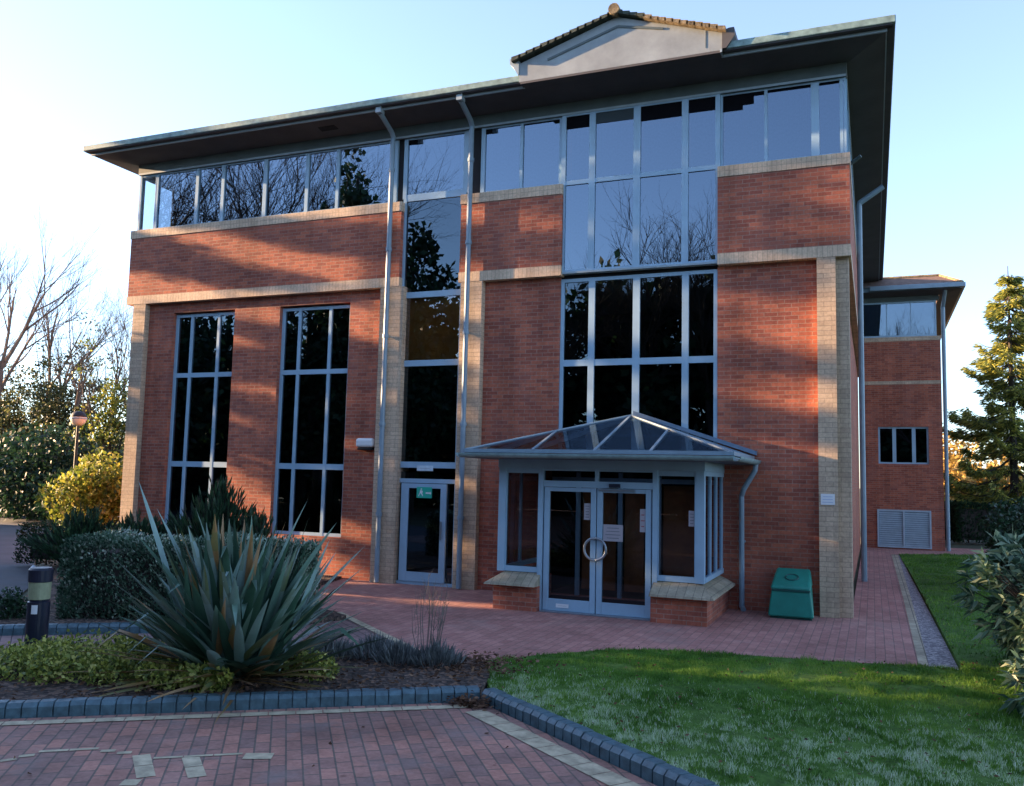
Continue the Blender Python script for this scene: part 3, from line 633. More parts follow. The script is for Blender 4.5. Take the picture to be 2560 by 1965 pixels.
ep('door_closer', M_BLACKM, lambda m: m.box(-3.25, -3.10, YF - .075, YF - .042, 1.69, 1.74)); ep('closer_arm', M_STEEL, lambda m: m.box(-3.40, -2.90, YF - .06, YF - .042, 1.645, 1.665))
ep('threshold', M_STEEL, lambda m: m.box(-4.18, -2.67, YF - .12, YF + .05, .002, .018))
# right return glazing
m = MB()
for y in (-.95, -.47, .02): m.box(-2.035, -1.998, y - .02, y + .02, .505, ZH)
m.box(-2.045, -1.99, YF + .052, .08, .508, .57); m.box(-2.045, -1.99, YF + .052, .08, 1.87, ZH)
fo = m.build('return_glazing', M_FRAME, E_); g = MB().poly([(-2.02, YF + .05, .55), (-2.02, .1, .55), (-2.02, .1, 1.9), (-2.02, YF + .05, 1.9)]).build('pane', M_GLASSP, None); g.parent = fo
m = MB(); m.box(-4.84, -4.80, -.75, -.71, .505, ZH); m.box(-4.845, -4.79, YF + .052, .08, .508, .57)
fo = m.build('return_glazing', M_FRAME, E_); g = MB().poly([(-4.82, YF + .05, .55), (-4.82, .1, .55), (-4.82, .1, 1.9), (-4.82, YF + .05, 1.9)]).build('pane', M_GLASSP, None); g.parent = fo
# eaves beam, soffit, gutter
ep('eaves_beam', M_FRAME, lambda m: (m.box(-4.86, -1.985, YF - .06, YF + .06, ZH + .002, 2.05), m.box(-2.11, -1.985, YF + .06, .1, ZH + .002, 2.05), m.box(-4.86, -4.74, YF + .06, .1, ZH + .002, 2.05)))
GX0, GX1, GY = -5.22, -1.55, -1.98
ep('canopy_soffit', plain('canopy_underside', (.10, .13, .17), .6), lambda m: (m.box(GX0, GX1, GY, YF, 2.052, 2.062), m.box(GX0, -4.8, YF, .1, 2.052, 2.062), m.box(-2.05, GX1, YF, .1, 2.052, 2.062)))
def half_gutter(m, a, b, r=.062):
    a = Vector(a); b = Vector(b); d = (b - a).normalized(); q = Vector((d.y, -d.x, 0)); n = 9; base = len(m.v)
    for p in (a, b):
        for rr in (r, r * .86):
            for k in range(n): t = math.pi * k / (n - 1); m.v.append(tuple(p + q * rr * math.cos(t) + Vector((0, 0, -rr * math.sin(t)))))
    for k in range(n - 1):
        m.f.append((base + k, base + k + 1, base + 2 * n + k + 1, base + 2 * n + k)); m.f.append((base + n + k, base + 3 * n + k, base + 3 * n + k + 1, base + n + k + 1))
        m.f.append((base + k, base + n + k, base + n + k + 1, base + k + 1)); m.f.append((base + 2 * n + k, base + 2 * n + k + 1, base + 3 * n + k + 1, base + 3 * n + k))
    for o in (0, n - 1): m.f.append((base + o, base + 2 * n + o, base + 3 * n + o, base + n + o))
ep('canopy_gutter', M_GUTTER if False else plain('pale_green_gutter', (.22, .33, .34), .45, .25, 7), lambda m: (half_gutter(m, (GX0, GY - .03, 2.115), (GX1, GY - .03, 2.115)), half_gutter(m, (GX1 + .02, GY, 2.115), (GX1 + .02, .1, 2.115)), half_gutter(m, (GX0 - .02, .1, 2.115), (GX0 - .02, GY, 2.115))))
AP = Vector((-3.34, -.06, 2.75)); ZB = 2.15; xe0, xe1, ye = GX0 + .03, GX1 - .03, GY + .04
c0, c1, w0, w1 = Vector((xe0, ye, ZB)), Vector((xe1, ye, ZB)), Vector((xe0, .09, ZB)), Vector((xe1, .09, ZB)); APW = Vector((-3.34, .09, 2.75))
def hip(m):
    for a, b in ((c0, AP), (c1, AP)): m.bar(a, b, .045, .05)
    m.bar(w1, APW, .05, .05); m.bar(w0, APW, .05, .05)
    m.bar(Vector((-3.34, ye, ZB)), AP, .035, .045)
    for x in (-4.2, -2.6):
        t = (x - xe0) / (AP.x - xe0) if x < AP.x else (xe1 - x) / (xe1 - AP.x)
        p = (c0 if x < AP.x else c1).lerp(AP, t); m.bar(Vector((x, ye, ZB)), p, .032, .045)
    for s, c in ((0, c0), (1, c1)):
        t = .55; p = c.lerp(AP, t); q = Vector(((xe0 if s == 0 else xe1), p.y, ZB)); m.bar(q, p, .03, .04)
    m.bar(c0, c1, .04, .05); m.bar(c1, w1, .04, .05); m.bar(c0, w0, .04, .05)
ep('roof_bars', M_PIPE, hip)
dz = Vector((0, 0, .012))
ep('roof_glazing', M_GLASSC, lambda m: (m.poly([c0 + dz, c1 + dz, AP + dz]), m.poly([c1 + dz, w1 + dz, APW + dz, AP + dz]), m.poly([w0 + dz, c0 + dz, AP + dz, APW + dz])))
ep('flashing', plain('lead_flashing', (.13, .20, .28), .5), lambda m: m.hexa([(AP.x, .06, 2.78), (xe1 + .05, .06, 2.19), (AP.x, .118, 2.78), (xe1 + .05, .118, 2.19), (AP.x, .06, 2.84), (xe1 + .05, .06, 2.25), (AP.x, .118, 2.84), (xe1 + .05, .118, 2.25)]))
ep('downpipe', M_PIPE, lambda m: (m.tube([(GX1 + .02, -.02, 2.06), (GX1 + .01, -.03, 1.97), (-1.70, -.02, 1.70), (-1.735, .03, 1.60), (-1.735, .04, .06), (-1.70, -.05, .03)], .038, 10), m.box(-1.78, -1.69, .05, .118, .95, .98)))
# inside the porch and lobby
ep('inner_door_frame', M_FRAME, lambda m: [m.box(x, x + .06, .3, .36, .0, 1.9) for x in (-4.3, -3.62, -3.02, -2.36)] + [m.box(-4.7, -2.1, .301, .359, 1.75, 1.82)])
for bb in ((-4.22, -3.68, .40, .42, .1, 1.74), (-3.54, -3.24, .40, .42, .1, 1.6), (-2.94, -2.42, .40, .42, .35, 1.72), (-2.28, -2.08, .35, .37, .7, 1.8)): ep('wood_panel', M_WOOD, lambda m: m.box(*bb))
ep('mat', M_DARK, lambda m: m.box(-4.60, -2.17, YF + .06, .1, .0, .012))

# ------------------------------------------------------------------ notices and small fixtures
def flat(name, label, cat, x0, x1, y, z0, z1, mat, t=.006, lines=0, mark=None, ink=None, group=None, bevel=0):
    o = thing(name, label, cat, ((x0 + x1) / 2, y, z0), group)
    MB().box(x0, x1, y - t, y, z0, z1).build('sheet', mat, o, bevel=bevel)
    if lines:
        m = MB()
        for i in range(lines):
            z = z1 - (z1 - z0) * (i + 1) / (lines + 1); wx = (x1 - x0) * rng.uniform(.5, .8) / 2; c = (x0 + x1) / 2
            m.box(c - wx, c + wx, y - t - .001, y - t - .0002, z - (z1 - z0) * .03, z + (z1 - z0) * .015)
        m.build('print', ink or plain('grey_print', (.16, .17, .20), .7), o)
    return o
M_PAPER = plain('paper', (.36, .34, .37), .8, .05)
M_PINK = plain('pink_paper', (.30, .10, .12), .8, .1)
flat('notice', 'portrait white notice on the left door beside the meeting stiles', 'notice', -3.61, -3.52, YF - .004, 1.25, 1.47, M_PAPER, lines=5)
flat('notice', 'landscape white notice on the right door just above the round pull', 'notice', -3.34, -3.07, YF - .004, .98, 1.20, M_PAPER, lines=4)
flat('notice', 'cream and pink notice on the right door near its hinge side', 'notice', -2.84, -2.765, YF - .004, 1.12, 1.42, M_PAPER, lines=3, ink=M_PINK)
flat('notice', 'small white notice on the side light beside the porch corner post', 'notice', -2.20, -2.12, YF - .004, 1.22, 1.42, M_PAPER, lines=4)
flat('door_plate', 'white plate on the bottom rail of the left entrance door', 'plate', -3.98, -3.80, YF - .031, .065, .115, M_WHITE, lines=1)
flat('sign_plate', 'small white sign with faint lines on the right cream pilaster', 'sign', -.665, -.482, -.001, 1.52, 1.67, M_WHITE, t=.01, lines=3, ink=plain('faint_ink', (.3, .4, .6), .6))
flat('door_label', 'pale label on the transom above the fire door', 'sign', -7.02, -6.72, .099, 1.865, 1.955, plain('pale_label', (.5, .62, .68), .6), lines=1)
ex = thing('exit_sign', 'green emergency exit sign with running figure and arrow inside the fire door', 'sign', (-6.86, .08, 1.44))
MB().box(-7.0, -6.72, .078, .086, 1.42, 1.60).build('panel', plain('exit_green', (.02, .42, .30), .5, .05), ex)
m = MB(); yy = .0765
m.prism([(-6.83, 1.49), (-6.75, 1.49), (-6.75, 1.47), (-6.73, 1.50), (-6.75, 1.53), (-6.75, 1.515), (-6.83, 1.515)], yy, .0778)
m.prism([(-6.93, 1.565), (-6.915, 1.58), (-6.90, 1.565), (-6.915, 1.55)], yy, .0778)
m.prism([(-6.935, 1.545), (-6.90, 1.545), (-6.885, 1.52), (-6.90, 1.50), (-6.88, 1.47), (-6.89, 1.445), (-6.905, 1.475), (-6.93, 1.50), (-6.96, 1.445), (-6.97, 1.45), (-6.945, 1.50)], yy, .0778)
m.build('pictogram', M_WHITE, ex)
wl = thing('wall_light', 'white bulkhead light fixed to the brick beside the left downpipe', 'light', (-8.0, .12, 2.22))
MB().box(-8.18, -7.84, .0, .119, 2.245, 2.40).build('housing', M_WHITE, wl, bevel=.04); MB().box(-8.15, -7.87, .02, .118, 2.20, 2.243).build('lens', M_DARK, wl, bevel=.01)

# grit bin
gb = thing('grit_bin', 'green plastic grit bin with sloping lid between porch pipe and right pilaster', 'bin', (-1.02, -.2, 0))
m = MB(); m.hexa([(-1.33, -.46, .03), (-.74, -.46, .03), (-1.30, .04, .03), (-.77, .04, .03), (-1.285, -.42, .37), (-.785, -.42, .37), (-1.27, .04, .40), (-.79, .04, .40)]); m.build('tub', M_GREENP, gb, bevel=.02)
m = MB(); m.hexa([(-1.30, -.44, .385), (-.77, -.44, .385), (-1.29, .05, .41), (-.78, .05, .41), (-1.285, -.42, .43), (-.785, -.42, .43), (-1.25, .03, .64), (-.81, .03, .64)]); m.build('lid', M_GREENP, gb, bevel=.025)
m = MB(); m.hexa([(-1.28, -.435, .365), (-.79, -.435, .365), (-1.27, .03, .365), (-.80, .03, .365), (-1.28, -.435, .39), (-.79, -.435, .39), (-1.27, .03, .41), (-.80, .03, .41)]); m.build('seam', M_GREEND, gb)
m = MB(); sl_ = (.64 - .43) / .45
pts = [(-1.035 + .085 * math.cos(t), -.21 + .07 * math.sin(t), .43 + (.21 + .07 * math.sin(t)) * sl_ + .004) for t in [2 * math.pi * i / 24 for i in range(25)]]
m.tube(pts, .010, 6); m.build('emblem', M_GREEND, gb)
m = MB(); m.box(-1.3, -.77, -.42, .0, .0, .032); m.build('base', M_GREEND, gb)

# bollards
bo = thing('bollard_light', 'black cylindrical bollard light with yellowed lens and white sticker in the front bed', 'bollard', (-7.10, -6.93, 0))
m = MB().lathe((-7.10, -6.93, 0), [(.095, .0), (.095, .56), (.08, .57), (.08, .585)], 28); m.build('post', M_BLACKM, bo, smooth=False)
M_LENS = plain('yellowed_lens', (.30, .33, .20), .35, .2, 9)
MB().lathe((-7.10, -6.93, 0), [(.093, .586), (.096, .74)], 28).build('lens', M_LENS, bo)
MB().lathe((-7.10, -6.93, 0), [(.103, .742), (.105, .85), (.09, .868)], 28).build('cap', M_BLACKM, bo)
fx = Vector((7.10, -5.97)).normalized()      # sticker on the side facing the forecourt
m = MB(); c = Vector((-7.10, -6.93)); a0 = math.atan2(-12.9 + 6.93, 7.10) - .35
for i in range(4):
    t0, t1 = a0 + (i - 2) * .14, a0 + (i - 1) * .14; r = .0965
    m.poly([(c.x + r * math.cos(t0), c.y + r * math.sin(t0), .46), (c.x + r * math.cos(t1), c.y + r * math.sin(t1), .46), (c.x + r * math.cos(t1), c.y + r * math.sin(t1), .54), (c.x + r * math.cos(t0), c.y + r * math.sin(t0), .54)])
m.build('sticker', M_WHITE, bo)
b2 = thing('post', 'slim black post with pale cap at the left end of the clipped hedge', 'post', (-8.62, -5.75, 0))
MB().lathe((-8.62, -5.75, 0), [(.035, .0), (.035, .62)], 14).build('shaft', M_BLACKM, b2); MB().lathe((-8.62, -5.75, 0), [(.04, .62), (.03, .68), (.012, .70)], 14).build('cap', M_STEEL, b2)

# lamp posts
def lamp(x, y, z, r, label):
    o = thing('street_lamp', label, 'lamp', (x, y, 0), 'globe lamps in the car park')
    MB().tube([(x, y, 0), (x, y, z - r)], [.055, .04], 10).build('pole', plain('dark_green_metal', (.010, .03, .028), .6), o)
    prof = [(r * math.sin(math.pi * k / 16), -r * math.cos(math.pi * k / 16)) for k in range(1, 16)]
    MB().lathe((x, y, z), prof[:9], 20).build('globe', plain('opal_globe', (.85, .78, .62), .3, .03), o, smooth=True)
    MB().lathe((x, y, z), [(a * 1.02, b) for a, b in prof[8:]], 20).build('hood', plain('dark_hood', (.012, .014, .02), .6), o, smooth=True)
    MB().lathe((x, y, z), [(r * 1.06, -.02), (r * 1.06, .02)], 20).build('rim', M_TRIM, o)
lamp(-21.71, 6.26, 3.22, .225, 'nearer globe lamp with dark hood standing behind the yellow shrub')
lamp(-37.28, 20.46, 3.61, .33, 'farther globe lamp, lower in view and half hidden by trees')

# ------------------------------------------------------------------ plants
L_DARK = leafmat('dark_evergreen_leaf', [(0, (.008, .022, .012)), (.6, (.02, .06, .028)), (1, (.05, .11, .045))])
L_HEDGE = leafmat('hedge_leaf', [(0, (.02, .055, .035)), (.5, (.075, .15, .095)), (.85, (.20, .29, .21)), (1, (.50, .55, .47))], .35)
L_YEL = leafmat('yellow_variegated_leaf', [(0, (.04, .07, .012)), (.45, (.15, .20, .03)), (.8, (.36, .36, .05)), (1, (.52, .48, .14))], trans=.4)
L_EUO = leafmat('green_gold_leaf', [(0, (.08, .12, .03)), (.4, (.21, .26, .05)), (.75, (.40, .42, .08)), (1, (.60, .56, .18))])
L_LAV = leafmat('grey_lavender_leaf', [(0, (.05, .06, .06)), (1, (.17, .19, .19))], trans=.1)
L_IVY = leafmat('ivy_leaf', [(0, (.015, .025, .01)), (.5, (.06, .08, .03)), (1, (.20, .20, .08))], trans=.4)
L_SPR = leafmat('spruce_needles', [(0, (.04, .07, .03)), (.4, (.15, .19, .05)), (.8, (.42, .42, .08)), (1, (.58, .52, .12))], trans=.5)
L_RHO = leafmat('pale_laurel_leaf', [(0, (.03, .08, .05)), (.5, (.11, .20, .12)), (.85, (.25, .35, .22)), (1, (.44, .48, .26))], .35)
L_GOLD = leafmat('golden_foliage', [(0, (.20, .13, .03)), (.5, (.45, .28, .06)), (1, (.65, .45, .14))], trans=.4)
L_BROWN = leafmat('dead_leaf', [(0, (.04, .02, .012)), (.5, (.11, .055, .03)), (1, (.22, .13, .08))], .9)
L_PHOR = leafmat('flax_leaf', [(0, (.02, .05, .03)), (.3, (.05, .12, .075)), (.55, (.13, .23, .17)), (.75, (.24, .36, .34)), (.86, (.12, .15, .05)), (.93, (.25, .14, .05)), (1, (.34, .23, .13))], .4, .15)
L_GRASS = leafmat('grass_blade', [(0, (.04, .10, .015)), (.3, (.09, .22, .03)), (.6, (.20, .34, .05)), (.72, (.27, .40, .17)), (.9, (.48, .58, .40)), (1, (.68, .72, .60))], .6, .3, .2)
BARK = plain('grey_brown_bark', (.18, .125, .09), .95, .35, 3, bump=.4)
BARK_D = plain('dark_bark', (.045, .035, .03), .95, .3, 3)
TWIG = plain('twig', (.13, .105, .09), .9, .2, 3)

def cloud(name, P, L, Wd, mat, parent, **k):
    V, F, t = leaves(P, L, Wd, **k); return bulk(name, V, F, t, mat, parent)
def bush(name, label, cat, c, r, n, L, Wd, mat, group=None, stems=5, inner=.45, amp=.25, upbias=.3, ground=0., toned=None):
    o = thing(name, label, cat, (c[0], c[1], ground), group)
    P = shell_points(n, *r, inner=inner, amp=amp) + np.array(c); P = P[P[:, 2] > ground + .01]
    cloud('foliage', P, L, Wd, mat, o, upbias=upbias)
    m = MB()
    for i in range(stems):
        a = rng.uniform(0, 6.28); q = .6
        m.tube([(c[0] + .05 * math.cos(a), c[1] + .05 * math.sin(a), ground - .01), (c[0] + r[0] * q * math.cos(a) * .5, c[1] + r[1] * q * math.sin(a) * .5, (ground + c[2]) / 2), (c[0] + r[0] * q * math.cos(a), c[1] + r[1] * q * math.sin(a), c[2] + r[2] * .35)], [.02 * max(r), .014 * max(r), .005 * max(r)], 5)
    m.build('stem', BARK_D, o); return o

# bare trees --------------------------------------------------------
def bare_tree(x, y, h, r0, label, group, seed, mat=BARK, twigs=1., lean=(0, 0), ivy=None, fork=.42, name='bare_tree', spread=.5, cat='tree', levels=5, thick=1.):
    R = random.Random(seed); o = thing(name, label, cat, (x, y, 0), group)
    big, small = MB(), MB(); tips = []
    def grow(p, d, L, r, lev):
        n = 4 if lev < 2 else 3; pts = [p]; rr = [r]; q = p.copy(); dd = d.copy()
        for i in range(n):
            dd = (dd + Vector((R.uniform(-1, 1), R.uniform(-1, 1), R.uniform(-.6, 1))) * .13 + Vector((0, 0, .05))).normalized()
            q = q + dd * L / n; pts.append(q.copy()); rr.append(r * (1 - .5 * (i + 1) / n))
        (big if lev < 3 else small).tube(pts, rr, 7 if lev < 1 else (5 if lev < 3 else 3), cap=False)
        tips.append((q.copy(), lev))
        if lev >= levels: return
        k = {0: 5, 1: 5, 2: 5, 3: 4, 4: 4}[lev] 
        k = max(2, int(round(k * (twigs if lev > 2 else 1))))
        for j in range(k):
            t = R.uniform(.35, 1) if lev else R.uniform(.0, 1); idx = min(n, max(1, int(round(t * n)))) if lev else n - (j % 3 == 2) - (j % 5 == 4)
            s = pts[idx]; ang = R.uniform(.28, .85) * (spread / .5); az = R.uniform(0, 6.283)
            a = dd.orthogonal().normalized(); b = dd.cross(a); nd = (dd * math.cos(ang) + (a * math.cos(az) + b * math.sin(az)) * math.sin(ang)).normalized()
            grow(s, nd, L * R.uniform(.5, .78) * (1 if lev else 1.0), rr[idx] * R.uniform(.45, .7) * thick, lev + 1)
    grow(Vector((x, y, -.05)), Vector((lean[0], lean[1], 1)).normalized(), h * fork, r0, 0)
    big.build('trunk', mat, o); small.build('crown', TWIG if mat is BARK else mat, o)
    if ivy:
        n, zmax, w_ = ivy; P = np.stack([rng.normal(0, w_, n), rng.normal(0, w_, n), rng.uniform(.2, zmax, n)], 1); P[:, :2] *= (1.15 - P[:, 2:3] / zmax * .8)
        P[:, 0] += x + lean[0] * P[:, 2]; P[:, 1] += y + lean[1] * P[:, 2]; cloud('ivy', P, .16, .12, L_IVY, o)
    return o
G_L = 'bare trees behind the car park at left'
bare_tree(-38.6, 16.4, 12.6, .34, 'tall bare tree at the far left edge with a forked trunk', G_L, 3, ivy=(900, 4.5, .5), fork=.52, spread=.44, thick=1.0)
bare_tree(-38.9, 19.4, 13.0, .26, 'bare tree with upright slender crown above the globe lamp', G_L, 8, ivy=(1600, 6, .6), fork=.45, spread=.46, thick=1.0)
bare_tree(-34.6, 17.4, 11.0, .20, 'leaning bare tree whose limbs reach towards the building corner', G_L, 21, lean=(.10, .02), ivy=(1400, 4.6, .5), fork=.38, spread=.6, thick=1.0)
bare_tree(-36.6, 20.6, 12.0, .17, 'thin bare tree between the upright and the leaning bare trees', G_L, 34, ivy=(900, 6, .4), fork=.42, spread=.5, thick=1.1)
bare_tree(-43.5, 18.6, 12.5, .2, 'slight bare tree between the two tall bare trees', G_L, 41, fork=.42, spread=.5, thick=1.1)
bare_tree(-31.4, 17.6, 9.6, .10, 'slender bare tree nearest the building corner', G_L, 46, fork=.42, spread=.45, thick=1.1)
# airy understorey behind the car park
def understorey(x, y, h, r, n, label, mat=L_IVY, L=.15):
    o = thing('tree', label, 'tree', (x, y, 0), 'leafy understorey trees at left')
    cen = shell_points(int(n / 22), r, r, h * .5, inner=.1, amp=.5) + np.array([x, y, h * .52]); cen = cen[cen[:, 2] > .3]
    P = clumped(n, cen, .36); cloud('crown', P, L, L * .7, mat, o)
    m = MB()
    for i in range(4):
        a = rng.uniform(0, 6.28); m.tube([(x, y, -.05), (x + .3 * r * math.cos(a), y + .3 * r * math.sin(a), h * .45), (x + .7 * r * math.cos(a), y + .7 * r * math.sin(a), h * .95)], [.06, .045, .01], 5)
    for i in range(0, len(cen), 3): m.tube([(x + rng.uniform(-.3, .3), y + rng.uniform(-.3, .3), cen[i][2] * .5), tuple(cen[i])], [.02, .006], 3)
    m.build('trunk', BARK_D, o)
understorey(-40.5, 19.2, 8.0, 2.6, 6000, 'dark leafy tree under the left pair of bare trees')
understorey(-36.6, 18.4, 8.2, 2.2, 6000, 'dense ivy clad tree directly behind the globe lamp')
understorey(-32.6, 17.6, 7.2, 2.0, 3600, 'light open leafy tree beside the left corner of the building', L_YEL)
understorey(-30.6, 18.4, 7.8, 1.7, 3400, 'narrow olive tree touching the left edge of the building')
understorey(-44.5, 20.5, 6.0, 2.4, 5000, 'low dark tree at the extreme left under the tall bare trunk')
# far line of wood behind
o = thing('treeline', 'dark distant belt of trees and scrub behind the car park', 'wood', (-52, 34, 0)); tag(o)
cen = np.stack([rng.uniform(-85, -22, 420), rng.uniform(26, 38, 420), rng.uniform(.2, 3.6, 420) ** 1.0], 1)
P = clumped(26000, cen, 1.0); P = P[P[:, 2] > 0]; cloud('foliage', P, .34, .24, L_DARK, o)
m = MB()
for i in range(70):
    x = rng.uniform(-70, -24); y = rng.uniform(24, 34); h = rng.uniform(5, 9); m.tube([(x, y, 0), (x + rng.uniform(-.4, .4), y, h * .5), (x + rng.uniform(-.9, .9), y, h)], [.09, .06, .015], 4)
m.build('trunk', BARK_D, o); o['kind'] = 'stuff'
# yellow shrub and dark shrubs by the road
bush('yellow_shrub', 'large yellow variegated shrub glowing in the sun in front of the globe lamp', 'shrub', (-19.7, 5.3, .95), (1.45, 1.2, 1.08), 6500, .15, .085, L_YEL, amp=.34, inner=.25)
bush('dark_shrub', 'big dark evergreen shrub at the far left beside the road', 'shrub', (-25.6, 8.6, 1.35), (2.9, 2.0, 1.75), 9000, .17, .11, L_DARK, amp=.3)
bush('dark_shrub', 'low dark laurel between the big evergreen and the yellow shrub', 'shrub', (-22.6, 7.3, .8), (1.2, 1.2, 1.0), 4500, .16, .09, L_DARK, amp=.3)
bush('dark_shrub', 'tall dark laurel at the road edge, leftmost of the dark shrubs', 'shrub', (-29.6, 9.4, 1.4), (2.6, 1.8, 1.7), 6000, .18, .11, L_DARK, amp=.35)
bush('dark_shrub', 'dark rounded shrub half hidden behind the yellow shrub', 'shrub', (-18.9, 6.6, .8), (1.1, 1.1, 1.0), 3600, .15, .09, L_IVY, amp=.35)
# low conifers against the building
def spiky(name, label, c, r, h, n, mat, L=.16):
    o = thing(name, label, 'shrub', (c[0], c[1], .04), 'dark low evergreens below the left windows')
    V_ = []; m = MB(); P_ = []; D_ = []
    for i in range(n):
        a = rng.uniform(0, 6.28); t = rng.uniform(.1, 1); tip = Vector((c[0] + r * t * math.cos(a), c[1] + r * .7 * t * math.sin(a), .05 + h * (1.05 - .6 * t) * rng.uniform(.75, 1.1))); b = Vector((c[0], c[1], .05))
        m.tube([b, b.lerp(tip, .6) + Vector((0, 0, .06)), tip], [.012, .008, .003], 3)
        k = 26; tt = rng.uniform(.25, 1, k)
        for u in tt: P_.append(tuple(b.lerp(tip, u))); D_.append(tuple((tip - b).normalized()))
    m.build('stem', BARK_D, o); cloud('foliage', np.array(P_) + rng.normal(0, .02, (len(P_), 3)), L, .035, mat, o, dirs=np.array(D_) * 1.0)
G_J = 'dark low evergreens below the left windows'
spiky('evergreen_shrub', 'dark spreading evergreen at the foot of the left cream pilaster', (-12.5, -1.6), 1.1, 1.0, 130, L_DARK)
spiky('evergreen_shrub', 'dark evergreen below the leftmost tall window', (-11.3, -1.5), 1.0, .95, 120, L_DARK)
spiky('evergreen_shrub', 'tall spiky dark shrub between the two tall windows', (-10.0, -1.2), 1.0, 1.5, 170, L_DARK, .2)
spiky('evergreen_shrub', 'dark tuft under the second tall window behind the flax', (-9.1, -1.4), .6, 1.1, 80, L_DARK)
# clipped hedges
def hedge(name, label, a, b, wd, h, n, L, mat, z0=.03):
    a = Vector(a); b = Vector(b); d = (b - a); Ln = d.length; d.normalize(); q = Vector((-d.y, d.x))
    o = thing(name, label, 'hedge', (*((a + b) / 2), 0))
    u = rng.uniform(0, 1, (n, 3)); f = rng.integers(0, 6, n)
    s = rng.uniform(0, .14, n)          # depth below the clipped face
    u[:, 0] = np.where(f == 0, s / Ln, np.where(f == 1, 1 - s / Ln, u[:, 0]))
    u[:, 1] = np.where((f == 2) | (f == 5), s / wd, np.where(f == 3, 1 - s / wd, u[:, 1])); u[:, 2] = np.where(f == 4, 1 - s / h, u[:, 2])
    X = u[:, 0] * Ln; Yy = (u[:, 1] - .5) * wd; Zz = u[:, 2] * h
    wob = .04 * np.sin(X * 4.1) + .03 * np.sin(X * 9 + Zz * 5) + rng.normal(0, .018, n)
    Yy = Yy + np.sign(u[:, 1] - .5) * wob; Zz = Zz + (u[:, 2] > .85) * wob * .7
    # soften the top edges
    e = np.clip((Zz - h + .12) / .12, 0, 1); Yy *= 1 - .10 * e; 
    P = np.stack([a.x + d.x * X + q.x * Yy, a.y + d.y * X + q.y * Yy, z0 + np.maximum(.02, Zz)], 1)
    out = np.stack([q.x * np.sign(Yy), q.y * np.sign(Yy), np.zeros(n)], 1) * .6; 
    cloud('foliage', P, L, L * .55, mat, o, dirs=out, upbias=.5)
    m = MB(); i0 = .17
    c = [(a + d * i0 - q * (wd / 2 - i0)), (b - d * i0 - q * (wd / 2 - i0)), (a + d * i0 + q * (wd / 2 - i0)), (b - d * i0 + q * (wd / 2 - i0))]
    m.hexa([(p.x, p.y, z0 + .1) for p in c] + [(p.x, p.y, z0 + h - i0) for p in c]); m.build('inner_twigs', BARK_D, o)
    k = MB()
    for i in range(14):
        p = a + d * Ln * (i + .5) / 14 + q * rng.uniform(-.2, .2); k.tube([(p.x, p.y, 0), (p.x, p.y, z0 + .2)], .015, 4)
    k.build('stem', BARK_D, o)
hedge('clipped_hedge', 'clipped grey green box shaped hedge behind the flax plant', (-8.95, -4.85), (-6.35, -3.72), 1.0, .93, 30000, .05, L_HEDGE)
hedge('low_hedge', 'small dark clipped hedge at the road edge beyond the clipped grey green hedge', (-14.35, -.95), (-12.3, -.95), .9, .72, 7000, .05, L_DARK)
bush('low_shrub', 'tiny round dark shrub beside the bollard light near the road kerb', 'shrub', (-9.25, -5.5, .16), (.24, .24, .22), 1200, .045, .03, L_DARK)

